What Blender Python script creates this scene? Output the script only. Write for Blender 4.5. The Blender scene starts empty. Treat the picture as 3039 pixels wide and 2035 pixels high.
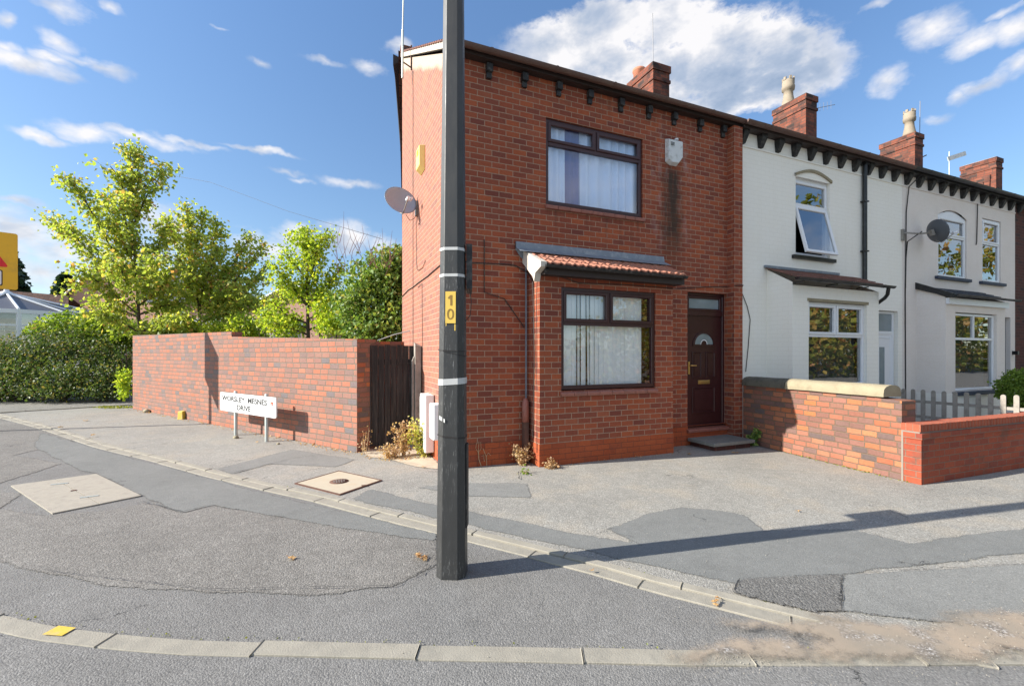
import bpy, bmesh, math, random
from mathutils import Vector, Matrix, noise
rnd = random.Random(7)
S = bpy.context.scene
COL = S.collection
# ------------------------------------------------------------------ camera
cam = bpy.data.cameras.new("camera"); camo = bpy.data.objects.new("camera", cam); COL.objects.link(camo)
cam.sensor_width = 36; cam.lens = 1350 / 3039 * 36; cam.shift_y = (1050 - 1017.5) / 3039
cam.clip_start = .05; cam.clip_end = 3000
camo.location = (-1.671, -6.287, 1.64); camo.rotation_euler = (math.radians(90), 0, math.radians(-23.0))
S.camera = camo
# ------------------------------------------------------------------ light
SUN = Vector((-.988 * .876, .153 * .876, .482)).normalized()
SUN_EL, SUN_AZ = math.asin(SUN.z), math.atan2(SUN.x, SUN.y)
sl = bpy.data.lights.new("sun", 'SUN'); sl.energy = 4.2; sl.angle = math.radians(.5); sl.color = (1, .95, .86)
so = bpy.data.objects.new("sun", sl); COL.objects.link(so); so.rotation_euler = SUN.to_track_quat('Z', 'Y').to_euler()
S.view_settings.view_transform = 'Standard'; S.view_settings.look = 'None'
S.view_settings.exposure = 1.2; S.view_settings.gamma = 1
S.render.engine = 'CYCLES'
S.cycles.max_bounces = 8; S.cycles.transparent_max_bounces = 24

class NT:
    """tiny node helper"""
    def __init__(s, nt): s.t = nt; s.L = nt.links
    def n(s, ty, ins=None, **kw):
        nd = s.t.nodes.new(ty)
        for k, v in kw.items(): setattr(nd, k, v)
        for k, v in (ins or {}).items():
            if isinstance(v, bpy.types.NodeSocket): s.L.new(v, nd.inputs[k])
            else: nd.inputs[k].default_value = v
        return nd
    def m(s, op, a, b=0., c=None, clamp=False):
        nd = s.t.nodes.new('ShaderNodeMath'); nd.operation = op; nd.use_clamp = clamp
        for i, v in enumerate((a, b, c)):
            if v is None: continue
            if isinstance(v, bpy.types.NodeSocket): s.L.new(v, nd.inputs[i])
            else: nd.inputs[i].default_value = v
        return nd.outputs[0]
    def v(s, op, a, b=None):
        nd = s.t.nodes.new('ShaderNodeVectorMath'); nd.operation = op
        for i, v in enumerate((a, b)):
            if v is None: continue
            if isinstance(v, bpy.types.NodeSocket): s.L.new(v, nd.inputs[i])
            else: nd.inputs[i].default_value = v
        return nd.outputs['Value'] if op in ('LENGTH', 'DOT_PRODUCT', 'DISTANCE') else nd.outputs[0]
    def noise(s, vec, scale, detail=3, rough=.55, dist=0):
        nd = s.n('ShaderNodeTexNoise', {'Scale': scale, 'Detail': detail, 'Roughness': rough, 'Distortion': dist})
        if vec is not None: s.L.new(vec, nd.inputs['Vector'])
        return nd
    def ramp(s, fac, stops, const=False):
        nd = s.n('ShaderNodeValToRGB', {'Fac': fac}); cr = nd.color_ramp
        cr.interpolation = 'CONSTANT' if const else 'LINEAR'
        while len(cr.elements) < len(stops): cr.elements.new(.5)
        for e, (p, c) in zip(cr.elements, stops):
            e.position = p; e.color = (*c, 1) if not isinstance(c, (int, float)) else (c, c, c, 1)
        return nd.outputs[0]
    def mix(s, f, a, b, mode='MIX'):
        nd = s.t.nodes.new('ShaderNodeMix'); nd.data_type = 'RGBA'; nd.blend_type = mode
        for i, v in ((0, f), (6, a), (7, b)):
            if isinstance(v, bpy.types.NodeSocket): s.L.new(v, nd.inputs[i])
            elif i == 0: nd.inputs[i].default_value = v
            else: nd.inputs[i].default_value = (*v, 1) if len(v) == 3 else v
        return nd.outputs[2]
    def mr(s, v, a, b, c=0., d=1.):
        nd = s.n('ShaderNodeMapRange', {'Value': v, 'From Min': a, 'From Max': b, 'To Min': c, 'To Max': d}); nd.clamp = True
        return nd.outputs[0]
    def sep(s, v): return s.n('ShaderNodeSeparateXYZ', {'Vector': v}).outputs
    def comb(s, x, y, z=0.): return s.n('ShaderNodeCombineXYZ', {'X': x, 'Y': y, 'Z': z}).outputs[0]

# ------------------------------------------------------------------ sky
W = bpy.data.worlds.new("World"); S.world = W; W.use_nodes = True; W.node_tree.nodes.clear()
w = NT(W.node_tree)
sky = w.n('ShaderNodeTexSky', sky_type='NISHITA', sun_disc=False, sun_elevation=SUN_EL, sun_rotation=SUN_AZ,
          air_density=1.0, dust_density=.6, ozone_density=2.2, altitude=50)
tc = w.n('ShaderNodeTexCoord').outputs['Generated']
d = w.v('NORMALIZE', tc); dx, dy, dz = w.sep(d)
az = w.m('ARCTAN2', dx, dy); el = w.m('ARCSINE', dz)
ae = w.comb(az, el)
CLOUDS = [(0.4963, 0.5896, 0.1126, 0.0386, 1.0), (0.6181, 0.6129, 0.1327, 0.0426, 1.0), (0.7337, 0.5977, 0.1227, 0.0451, 1.0), (0.8408, 0.5464, 0.1114, 0.0492, 1.0), (0.9381, 0.5113, 0.0873, 0.0429, 1.0), (0.7592, 0.5289, 0.1999, 0.052, 1.0), (0.931, 0.4745, 0.1131, 0.0386, 1.0), (0.9996, 0.4823, 0.0507, 0.0367, 1.0), (0.5718, 0.5582, 0.1619, 0.0366, 1.0), (0.4676, 0.6038, 0.0666, 0.0255, 1.0), (0.8718, 0.4675, 0.1078, 0.0269, 1.0), (0.9996, 0.5069, 0.0383, 0.0298, 0.9), (1.0916, 0.4303, 0.0306, 0.0212, 0.8), (1.1513, 0.485, 0.0396, 0.0244, 0.9), (1.1957, 0.4566, 0.0407, 0.0188, 0.9), (1.2364, 0.4502, 0.0293, 0.0207, 0.9), (1.0742, 0.5399, 0.0259, 0.0077, 0.6), (1.2407, 0.4004, 0.025, 0.0162, 0.8), (1.2096, 0.3929, 0.0267, 0.0124, 0.8), (1.1862, 0.387, 0.0166, 0.0128, 0.7), (1.2276, 0.4789, 0.0216, 0.0051, 0.7), (1.1513, 0.3613, 0.0227, 0.0074, 0.45), (-0.3795, 0.4995, 0.0403, 0.0167, 0.85), (-0.3189, 0.5182, 0.0154, 0.0076, 0.7), (-0.4409, 0.4548, 0.0095, 0.0113, 0.7), (-0.3795, 0.4537, 0.0274, 0.0164, 0.75), (-0.3546, 0.4348, 0.0478, 0.0069, 0.6), (-0.4257, 0.4107, 0.061, 0.0131, 0.9), (-0.3312, 0.4373, 0.0328, 0.0128, 0.8), (-0.3938, 0.4242, 0.0291, 0.0089, 0.8), (-0.4366, 0.4225, 0.0131, 0.0096, 0.7), (-0.4008, 0.3231, 0.0287, 0.0084, 0.75), (-0.3495, 0.3405, 0.0483, 0.0137, 0.85), (-0.2784, 0.3506, 0.0738, 0.0085, 0.8), (-0.2175, 0.3589, 0.0529, 0.0062, 0.65), (-0.1005, 0.3699, 0.0649, 0.0051, 0.6), (0.0087, 0.5375, 0.0417, 0.0078, 0.5), (0.0934, 0.5465, 0.0353, 0.0119, 0.6), (-0.1064, 0.5069, 0.0185, 0.0064, 0.5), (-0.0551, 0.3417, 0.0314, 0.0046, 0.4), (0.0589, 0.3404, 0.0521, 0.0096, 0.5), (-0.0316, 0.3328, 0.024, 0.0047, 0.4), (0.1538, 0.5788, 0.0273, 0.0091, 0.6), (-0.1782, 0.5423, 0.017, 0.0035, 0.4), (-0.4235, 0.2233, 0.025, 0.008, 0.75), (-0.4168, 0.1814, 0.0521, 0.0316, 1), (-0.4344, 0.1592, 0.0359, 0.0375, 0.9), (-0.3746, 0.1559, 0.0568, 0.0399, 0.7), (-0.3985, 0.126, 0.0807, 0.0328, 0.7), (-0.2486, 0.2178, 0.0571, 0.0433, 0.7), (-0.2726, 0.2424, 0.03, 0.0211, 0.5), (-0.0316, 0.2224, 0.0568, 0.0289, 0.9), (0.0504, 0.2341, 0.0518, 0.0339, 1), (-0.0705, 0.202, 0.0629, 0.0245, 0.7), (-0.1296, 0.2037, 0.044, 0.0316, 0.6), (-0.2956, 0.1602, 0.1242, 0.0428, 0.5), (0.1109, 0.2256, 0.0537, 0.0261, 0.6), (2.6, 0.75, 0.9, 0.3, 1.0), (-2.6, 0.8, 0.9, 0.3, 1.0), (3.1, 0.35, 0.6, 0.12, 1.0), (1.75, 1.0, 0.6, 0.2, 1.0), (-3.1, 0.35, 0.6, 0.12, 1.0), (1.9, 0.35, 0.3, 0.09, 0.9), (2.25, 0.5, 0.25, 0.08, 0.8), (2.1, 0.2, 0.35, 0.06, 0.7), (2.6, 0.3, 0.3, 0.1, 0.9), (2.95, 0.6, 0.3, 0.1, 0.8), (-2.6, 0.4, 0.4, 0.1, 0.9), (-1.9, 0.6, 0.3, 0.1, 0.7)]  # broad unseen clouds behind the camera are added as neutral fill for shaded fronts
wn = w.noise(d, 11, 4, .6).outputs['Color']
wob = w.v('SCALE', w.v('SUBTRACT', wn, (.5, .5, .5))); wob.node.inputs['Scale'].default_value = .07
p2 = w.v('ADD', ae, w.v('MULTIPLY', wob, (1, .7, 0)))
dens = None
for (a, e, ra, re, st) in CLOUDS:
    q = w.v('MULTIPLY', w.v('SUBTRACT', p2, (a, e, 0)), (1 / ra / 1.25, 1 / re / 1.25, 0))
    b = w.m('MULTIPLY', w.m('SUBTRACT', 1., w.v('LENGTH', q)), st)
    dens = b if dens is None else w.m('MAXIMUM', dens, b)
n1 = w.noise(w.v('MULTIPLY', d, (1, 1, 1.7)), 7, 9, .62, .3).outputs['Fac']
m1 = w.noise(w.v('MULTIPLY', d, (1, 1, 1.6)), 6.5, 5, .55, .2).outputs['Fac']
n2 = w.noise(w.v('MULTIPLY', w.v('ADD', d, (-.02, .004, .035)), (1, 1, 1.6)), 6.5, 5, .55, .2).outputs['Fac']
n3 = w.noise(w.v('MULTIPLY', d, (1, 1, 1.9)), 24, 6, .65, .2).outputs['Fac']
d1 = w.m('ADD', dens, w.m('ADD', w.m('MULTIPLY', w.m('SUBTRACT', n1, .5), 1.3), w.m('MULTIPLY', w.m('SUBTRACT', n3, .5), .95)))
big = w.m('MULTIPLY', w.mr(az, .38, .5), w.mr(az, 1.06, .98))
mask = w.mix(big, w.mr(d1, .02, .80), w.mr(d1, .05, .38))
mask = w.m('MULTIPLY', mask, w.mr(dens, -.06, .22))
thick = w.mr(d1, .3, .95)
relief = w.m('MULTIPLY', w.m('SUBTRACT', m1, n2), 2.3)
lowh = w.m('MULTIPLY', w.mr(el, .72, .46), w.m('MULTIPLY', w.mr(az, .3, .5), w.mr(az, 1.06, .98)))          # grey underside of the big cumulus
sh = w.m('SUBTRACT', w.m('ADD', .92, relief), w.m('MULTIPLY', thick, w.m('MULTIPLY_ADD', lowh, .66, .0)), clamp=True)
ccol = w.ramp(sh, [(0, (.30, .40, .56)), (.45, (.46, .54, .68)), (.75, (.70, .73, .80)), (1, (.98, .96, .96))])
ccol = w.v('SCALE', ccol); ccol.node.inputs['Scale'].default_value = 4.6
skyt = w.mix(w.mr(el, .15, .75), (.70, .75, .78), (.82, .97, 1.09))
skyc = w.mix(1., sky.outputs[0], skyt, 'MULTIPLY')
final = w.mix(w.m('MULTIPLY', mask, .93), skyc, ccol)
bg = w.n('ShaderNodeBackground', {'Color': final, 'Strength': .10})
wo = w.n('ShaderNodeOutputWorld', {'Surface': bg.outputs[0]})

# ------------------------------------------------------------------ materials
MATS = {}
def mat(name):
    m = bpy.data.materials.new(name); m.use_nodes = True; m.node_tree.nodes.clear()
    MATS[name] = m
    return m, NT(m.node_tree)
def finish(t, col, rough=.8, bump=None, dist=.01, strength=.6, metal=0., spec=.5, normal=None):
    b = t.n('ShaderNodeBsdfPrincipled')
    for k, v in (('Base Color', col), ('Roughness', rough), ('Metallic', metal), ('Specular IOR Level', spec)):
        if isinstance(v, bpy.types.NodeSocket): t.L.new(v, b.inputs[k])
        else: b.inputs[k].default_value = (*v, 1) if isinstance(v, tuple) and len(v) == 3 else v
    if bump is not None:
        bp = t.n('ShaderNodeBump', {'Height': bump, 'Distance': dist, 'Strength': strength})
        t.L.new(bp.outputs[0], b.inputs['Normal'])
    t.n('ShaderNodeOutputMaterial', {'Surface': b.outputs[0]})
    return b
def UV(t): return t.n('ShaderNodeUVMap').outputs[0]
def OBJ(t): return t.n('ShaderNodeNewGeometry').outputs['Position']

def plain(name, col, rough=.6, var=.15, scale=6, metal=0., bump=0., bscale=60, spec=.5, dirt=None, dscale=3):
    m, t = mat(name); P = OBJ(t)
    n = t.noise(P, scale, 5, .6).outputs['Fac']
    c = t.mix(n, tuple(x * (1 - var) for x in col), tuple(min(1, x * (1 + var)) for x in col))
    if dirt:
        c = t.mix(t.mr(t.noise(P, dscale, 7, .7).outputs['Fac'], .5, .72), c, dirt)
    h = t.noise(P, bscale, 4).outputs['Fac'] if bump else None
    r = t.mr(n, .3, .7, rough * .9, min(1, rough * 1.12))
    finish(t, c, r, h, .004, bump, metal, spec)
    return m

def brick(name, tones, mortar, bw=.225, bh=.0843, j=.011, wob=.0, rough=.85, bump=.7, grime=None, extra=None, soft=.0025, stretch=1, uoff=0., voff=0., snap=0.):
    m, t = mat(name); uv = UV(t); P = OBJ(t)
    if wob:
        wn = t.noise(uv, 5, 3).outputs['Color']
        o = t.v('SCALE', t.v('SUBTRACT', wn, (.5, .5, .5))); o.node.inputs['Scale'].default_value = wob
        uvw = t.v('ADD', uv, o)
    else: uvw = uv
    u, v, _ = t.sep(uvw)
    if uoff: u = t.m('ADD', u, uoff)
    if voff: v = t.m('ADD', v, voff)
    rv = t.m('DIVIDE', v, bh); row = t.m('FLOOR', rv)
    sh = t.m('MULTIPLY', t.m('MODULO', t.m('ADD', row, 1000.), 2.), .5)
    ru = t.m('ADD', t.m('DIVIDE', u, bw), sh)
    if snap:   # uneven brick lengths row by row
        ru = t.m('ADD', ru, t.m('MULTIPLY', t.n('ShaderNodeTexWhiteNoise', {'W': row}, noise_dimensions='1D').outputs[0], snap))
    colm = t.m('FLOOR', ru)
    fu = t.m('FRACT', ru); fv = t.m('FRACT', rv)
    du = t.m('MULTIPLY', t.m('MINIMUM', fu, t.m('SUBTRACT', 1., fu)), bw)
    dv = t.m('MULTIPLY', t.m('MINIMUM', fv, t.m('SUBTRACT', 1., fv)), bh)
    dd = t.m('MINIMUM', du, dv)
    jn = t.m('MULTIPLY_ADD', t.noise(uv, 45, 3).outputs['Fac'], .006 if wob else .002, j / 2 - (.003 if wob else .001))
    mask = t.mr(t.m('SUBTRACT', dd, jn), -soft, soft)
    r = t.n('ShaderNodeTexWhiteNoise', {'Vector': t.comb(colm, row)}, noise_dimensions='3D').outputs[0]
    c = t.ramp(r, tones)
    n = t.noise(uv, 30, 6, .7).outputs['Fac']; nb = t.noise(uv, 1.6, 4, .6).outputs['Fac']
    c = t.mix(.55, c, t.ramp(n, [(.25, .35), (.75, .66)]), 'OVERLAY')
    c = t.mix(.45, c, t.ramp(nb, [(.3, .40), (.7, .60)]), 'OVERLAY')
    mo = t.mix(.5, mortar, t.ramp(t.noise(uv, 22, 4).outputs['Fac'], [(.3, .35), (.7, .65)]), 'OVERLAY')
    c = t.mix(mask, mo, c)
    if grime: c = t.mix(t.mr(t.noise(P, grime[1], 7, .7).outputs['Fac'], grime[2], grime[2] + .2), c, grime[0])
    if extra: c = extra(t, c, uv)
    h = t.m('ADD', t.m('MULTIPLY', mask, .8), t.m('MULTIPLY', n, .25))
    finish(t, c, rough, h, .006, bump, spec=.3)
    return m

def facade_stains_and_light(t, c, uv):
    P = OBJ(t); x, y, z = t.sep(P)
    wv = t.m('MULTIPLY', t.m('SUBTRACT', t.noise(P, 3.2, 5).outputs['Fac'], .5), .35)
    xx = t.m('ADD', x, wv)
    onf = t.m('LESS_THAN', y, .05)
    def band(c0, wd): return t.m('SUBTRACT', 1., t.mr(t.m('ABSOLUTE', t.m('SUBTRACT', xx, c0)), wd * .3, wd))
    streaky = t.noise(t.v('MULTIPLY', P, (14, 14, .8)), 1, 5, .6).outputs['Fac']
    zr = t.m('MULTIPLY', t.mr(z, 5.05, 4.8), t.mr(z, 3.0, 3.9))
    dark = t.m('MULTIPLY', t.m('MULTIPLY', band(4.07, .30), zr), t.mr(streaky, .15, .5))
    c = t.mix(t.m('MULTIPLY', dark, t.m('MULTIPLY', onf, .88)), c, (.035, .030, .022))
    pale = t.m('MULTIPLY', t.m('SUBTRACT', band(4.07, .62), band(4.07, .30)), t.m('MULTIPLY', t.mr(z, 5.8, 5.5), t.mr(z, 3.2, 4.2)))
    pale = t.m('MULTIPLY', pale, t.mr(t.noise(t.v('MULTIPLY', P, (3.5, 3, 1.6)), 1.6, 6, .7).outputs['Fac'], .50, .72))
    c = t.mix(t.m('MULTIPLY', pale, t.m('MULTIPLY', onf, .85)), c, (.42, .34, .33))
    # damp streaks under the sills and the gutter
    st = t.mr(streaky, .5, .72)
    s1 = t.m('MULTIPLY', t.m('MULTIPLY', t.mr(z, 3.3, 3.95), t.m('LESS_THAN', z, 3.96)), t.m('MULTIPLY', t.m('GREATER_THAN', x, 1.5), t.m('LESS_THAN', x, 3.45)))
    s2 = t.mr(z, 5.3, 5.9)
    c = t.mix(t.m('MULTIPLY', t.m('MULTIPLY', t.m('MAXIMUM', s1, t.m('MULTIPLY', s2, .6)), st), t.m('MULTIPLY', onf, .7)), c, (.04, .03, .025))
    # green tinge low down by the corner, pale render under the verge on the gable
    g = t.m('MULTIPLY', t.m('MULTIPLY', t.mr(z, .95, .5), t.mr(x, 1.1, .5)), t.mr(nz(t, P), .45, .7))
    c = t.mix(t.m('MULTIPLY', g, t.m('MULTIPLY', onf, .5)), c, (.12, .10, .035))
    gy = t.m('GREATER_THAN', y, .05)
    vz = t.m('SUBTRACT', t.m('MULTIPLY_ADD', y, .565, 5.72), z)
    band2 = t.m('MULTIPLY', t.mr(t.m('ADD', vz, t.m('MULTIPLY', nz(t, P), .25)), .20, .10), gy)
    c = t.mix(t.m('MULTIPLY', gy, .20), c, (.54, .39, .32))   # strong sun painted into the gable bricks as a paler colour
    c = t.mix(t.m('MULTIPLY', band2, .8), c, (.50, .43, .33))
    return c
def nz(t, P): return t.noise(P, 2.1, 6, .65).outputs['Fac']

RED = [(0, (.305, .074, .034)), (.25, (.22, .058, .034)), (.5, (.35, .088, .036)), (.72, (.18, .050, .034)), (1, (.315, .092, .046))]
brick('brick_facade', RED, (.37, .24, .165), extra=facade_stains_and_light, bw=.225, j=.0105)
brick('brick_plinth', [(0, (.33, .070, .026)), (.5, (.38, .088, .032)), (1, (.27, .060, .028))], (.12, .055, .035), j=.006, grime=((.16, .06, .04), 3.5, .58))
OLD = [(0, (.38, .135, .078)), (.18, (.33, .145, .10)), (.32, (.25, .14, .11)), (.46, (.39, .15, .09)), (.58, (.19, .13, .115)), (.70, (.35, .135, .085)), (.80, (.15, .13, .13)), (.90, (.30, .145, .105)), (1, (.20, .13, .115))]
brick('brick_garden', OLD, (.17, .14, .11), bw=.235, bh=.098, j=.017, wob=.012, bump=1., snap=.8, grime=((.20, .15, .12), 3.0, .60))
SIDE = [(0, (.40, .11, .045)), (.15, (.19, .10, .08)), (.3, (.46, .17, .08)), (.42, (.26, .12, .09)), (.55, (.11, .085, .08)), (.68, (.33, .12, .07)), (.8, (.17, .105, .09)), (.9, (.43, .14, .055)), (1, (.13, .10, .095))]
def low_red(t, c, uv):
    v = t.sep(uv)[1]
    return t.mix(t.m('MULTIPLY', t.mr(t.m('ADD', v, t.m('MULTIPLY', nz(t, OBJ(t)), .3)), .75, .35), .45), c, (.52, .13, .045), 'MIX')
brick('brick_side', SIDE, (.16, .11, .075), bw=.215, bh=.083, j=.015, wob=.022, bump=1., snap=.9, grime=((.06, .045, .035), 2.2, .66))
brick('brick_low', [(0, (.27, .060, .032)), (.5, (.33, .075, .036)), (1, (.22, .052, .034))], (.20, .13, .095), j=.010, bh=.083, grime=((.13, .07, .05), 2.5, .56))
brick('brick_soldier', [(0, (.34, .085, .045)), (.5, (.40, .10, .052)), (1, (.29, .075, .042))], (.26, .15, .10), j=.008, bw=.075, bh=.30)
brick('brick_dark', [(0, (.075, .030, .024)), (.5, (.11, .038, .028)), (1, (.05, .028, .026))], (.11, .07, .055))
brick('brick_chimney', [(0, (.19, .055, .033)), (.3, (.24, .080, .048)), (.5, (.07, .042, .036)), (.75, (.19, .058, .033)), (1, (.045, .033, .030))], (.09, .065, .05), wob=.016, j=.013, snap=.8, grime=((.025, .02, .02), 2.6, .49))
brick('brick_pale', [(0, (.50, .28, .20)), (.5, (.56, .32, .23)), (1, (.46, .25, .18))], (.5, .38, .3), j=.01)
brick('block_pale', [(0, (.55, .47, .38)), (1, (.62, .54, .45))], (.45, .39, .32), bw=.44, bh=.22, j=.01)
def paintbrick(name, col, edge, bmp):
    brick(name, [(0, col), (1, tuple(x * .97 for x in col))], edge, j=.009, bump=bmp, soft=.004, rough=.7)
def whitestain(t, c, uv):
    P = OBJ(t)
    s = t.noise(t.v('MULTIPLY', P, (6, 6, .7)), 1, 6, .6).outputs['Fac']
    return t.mix(t.m('MULTIPLY', t.mr(s, .55, .8), .13), c, (.60, .53, .42))
brick('paint_white', [(0, (.90, .87, .79)), (1, (.89, .86, .78))], (.84, .81, .73), j=.008, bump=.22, soft=.004, rough=.65, extra=whitestain)
brick('paint_grey', [(0, (.80, .73, .67)), (1, (.78, .715, .655))], (.77, .705, .645), j=.006, bump=.14, soft=.006, rough=.75, extra=whitestain)
def tiles(name, tones, bw, bh, j):
    return brick(name, tones, (.02, .015, .015), bw=bw, bh=bh, j=j, bump=1., soft=.006)
tiles('roof_brown', [(0, (.075, .040, .032)), (1, (.12, .060, .045))], .3, .25, .02)
tiles('roof_slate', [(0, (.055, .06, .075)), (1, (.085, .09, .105))], .3, .2, .008)
plain('pantile', (.40, .165, .105), .85, .4, 14, bump=.5, dirt=(.30, .17, .12), dscale=7)
plain('old_tile', (.20, .085, .06), .85, .4, 12, bump=.5, dirt=(.06, .05, .045), dscale=6)
plain('ridge_mortar', (.50, .45, .38), .9, .18, 9, bump=.6, dirt=(.33, .28, .22), dscale=6)
plain('mortar_grey', (.24, .205, .17), .9, .2, 12, bump=.5)
plain('render_white', (.56, .51, .44), .8, .12, 5, bump=.3, dirt=(.5, .42, .34), dscale=9)
plain('lead', (.20, .23, .27), .55, .25, 7, bump=.3, dirt=(.34, .36, .38), dscale=9, metal=.1)
plain('black_gloss', (.012, .012, .014), .35, .2, 5, dirt=(.05, .05, .045), dscale=11)
plain('black_matt', (.014, .014, .015), .6, .3, 8, bump=.2, dirt=(.10, .095, .085), dscale=14)
plain('gutter_brown', (.105, .055, .042), .5, .2, 5, dirt=(.12, .08, .06), dscale=8)
plain('fascia_dark', (.03, .018, .015), .6, .2, 6)
plain('mahogany', (.040, .010, .011), .34, .25, 9)
plain('upvc_white', (.80, .81, .83), .3, .03, 3)
plain('sill_tile', (.30, .115, .085), .55, .2, 12, bump=.25, dirt=(.17, .08, .06), dscale=9)
plain('sill_blue', (.035, .045, .075), .6, .2, 9)
plain('brass', (.75, .50, .18), .3, .1, 9, metal=.9)
plain('galv', (.50, .53, .50), .45, .12, 9, metal=.35)
plain('post_paint', (.075, .078, .080), .5, .1, 3)
plain('tape', (.50, .50, .49), .5, .06, 20)
plain('concrete_slab', (.345, .312, .255), .9, .18, 16, bump=.7, bscale=140, dirt=(.27, .24, .2), dscale=9)
plain('concrete_kerb', (.30, .275, .225), .9, .25, 7, bump=.8, bscale=110, dirt=(.23, .215, .18), dscale=5)
plain('cream_plain', (.46, .40, .30), .9, .10, 30, bump=.6, bscale=180, dirt=(.46, .37, .26), dscale=9)
def apron():
    m, t = mat('apron_concrete'); P = OBJ(t); n = t.noise(P, 5, 7, .7).outputs['Fac']
    b = finish(t, t.mix(t.mr(n, .35, .65), (.42, .35, .26), (.56, .48, .36)), .9, t.noise(P, 120, 3).outputs['Fac'], .004, .5); soften(t, b, P)
plain('stone_coping', (.31, .265, .175), .9, .25, 6, bump=.9, bscale=70, dirt=(.24, .20, .13), dscale=5)
plain('stone_dark', (.13, .12, .09), .9, .3, 6, bump=.9, bscale=60, dirt=(.05, .05, .04), dscale=5)
plain('step_stone', (.20, .20, .18), .85, .2, 9, bump=.4, dirt=(.28, .27, .23), dscale=8)
plain('rust', (.13, .065, .045), .75, .4, 30, bump=.5, metal=.3)
plain('sign_white', (.74, .74, .74), .35, .02, 3)
plain('sign_black', (.02, .02, .02), .5, .05, 3)
plain('sign_yellow', (.78, .46, .015), .45, .08, 4, dirt=(.60, .36, .03), dscale=3)
plain('sign_red', (.68, .012, .015), .4, .05, 4)
plain('crest_red', (.55, .10, .05), .5, .1, 4)
plain('crest_grey', (.35, .38, .40), .5, .1, 4)
plain('plate_yellow', (.74, .50, .09), .5, .06, 9)
plain('plate_digit', (.26, .15, .03), .5, .1, 9)
plain('yellow_paint', (.60, .42, .05), .7, .2, 15, bump=.3, dirt=(.42, .36, .22), dscale=12)
plain('alarm_yellow', (.82, .60, .20), .4, .05, 4)
plain('alarm_white', (.62, .64, .64), .45, .06, 4, dirt=(.35, .36, .33), dscale=9)
plain('box_white', (.86, .85, .83), .4, .04, 4)
plain('dish_grey', (.30, .37, .46), .35, .1, 4)
plain('dish_dark', (.085, .095, .11), .5, .12, 4)
plain('steel', (.32, .30, .27), .5, .25, 12, metal=.5)
plain('cable_black', (.02, .017, .016), .6, .2, 4)
plain('blind', (.70, .74, .75), .8, .04, 5)
plain('net_curtain', (.60, .73, .93), .9, .04, 4)
plain('blue_curtain', (.11, .14, .34), .9, .15, 4)
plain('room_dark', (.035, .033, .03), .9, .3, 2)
plain('pot_terracotta', (.50, .20, .12), .8, .2, 9, bump=.3)
plain('pot_buff', (.30, .25, .185), .85, .2, 7, bump=.5, dirt=(.25, .19, .13), dscale=6)
plain('bark', (.075, .055, .040), .9, .35, 12, bump=.8, bscale=40)
plain('twig_red', (.16, .075, .07), .9, .3, 12)
plain('twig_dry', (.42, .30, .17), .9, .3, 20)
plain('grey_wood', (.33, .29, .25), .85, .3, 9, bump=.6, bscale=60, dirt=(.20, .18, .15), dscale=8)
plain('aerial', (.22, .22, .23), .5, .1, 9, metal=.5)
plain('roof_glass', (.10, .10, .115), .5, .1, 2)

def wood():
    m, t = mat('old_gate'); P = OBJ(t)
    g = t.noise(t.v('MULTIPLY', P, (26, 26, 1.3)), 1, 7, .7).outputs['Fac']
    g2 = t.noise(t.v('MULTIPLY', P, (70, 70, 4)), 1, 4, .7).outputs['Fac']
    c = t.ramp(g, [(.30, (.006, .005, .005)), (.5, (.022, .017, .015)), (.62, (.055, .042, .036)), (.78, (.16, .135, .115))])
    c = t.mix(t.m('MULTIPLY', t.mr(g2, .58, .75), .4), c, (.18, .155, .13))
    finish(t, c, .8, g, .004, .7)
wood()
def postmat():
    """dark grey paint, scratched and worn pale along the lower arrises and where posters have been stuck"""
    m, t = mat('post_worn'); P = OBJ(t); z = t.sep(P)[2]
    s = t.noise(t.v('MULTIPLY', P, (120, 120, 14)), 1, 5, .75).outputs['Fac']
    b = t.noise(t.v('MULTIPLY', P, (18, 18, 5)), 1, 4, .65).outputs['Fac']
    zone = t.m('MULTIPLY', t.mr(z, 2.45, 2.3), t.mr(z, .35, .9))
    lo = t.mr(z, .3, 0.)
    k = t.m('MULTIPLY', t.mr(s, .56, .70), t.m('MULTIPLY', t.mr(b, .38, .62), t.m('MAXIMUM', t.m('MULTIPLY_ADD', zone, .8, .05), lo)))
    base = t.mix(t.noise(P, 2.5, 3).outputs['Fac'], (.030, .030, .030), (.046, .046, .045))
    finish(t, t.mix(k, base, (.34, .34, .33)), t.mr(b, .3, .7, .38, .6), s, .001, .25)
postmat()
def glass(name, ior, tint):
    m, t = mat(name)
    fc = t.n('ShaderNodeLayerWeight', {'Blend': .5}).outputs['Facing']
    r0 = ((ior - 1) / (ior + 1)) ** 2
    fr = t.m('MULTIPLY_ADD', t.m('POWER', fc, 4.), 1 - r0, r0)
    n = t.noise(OBJ(t), 1.3, 2).outputs['Fac']
    bp = t.n('ShaderNodeBump', {'Height': n, 'Distance': .006, 'Strength': .3})
    g = t.n('ShaderNodeBsdfGlossy', {'Color': (1, 1, 1, 1), 'Roughness': .012, 'Normal': bp.outputs[0]})
    tr = t.n('ShaderNodeBsdfTransparent', {'Color': (*tint, 1)})
    mx = t.n('ShaderNodeMixShader', {0: fr, 1: tr.outputs[0], 2: g.outputs[0]})
    t.n('ShaderNodeOutputMaterial', {'Surface': mx.outputs[0]})
glass('glass', 2.1, (1, 1, 1)); glass('glass_dark', 2.9, (.55, .60, .62))
def frosted():
    m, t = mat('glass_frost'); n = t.noise(OBJ(t), 3, 2).outputs['Fac']
    finish(t, t.mix(n, (.13, .17, .19), (.30, .36, .39)), .18, spec=.8)
frosted()

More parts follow.
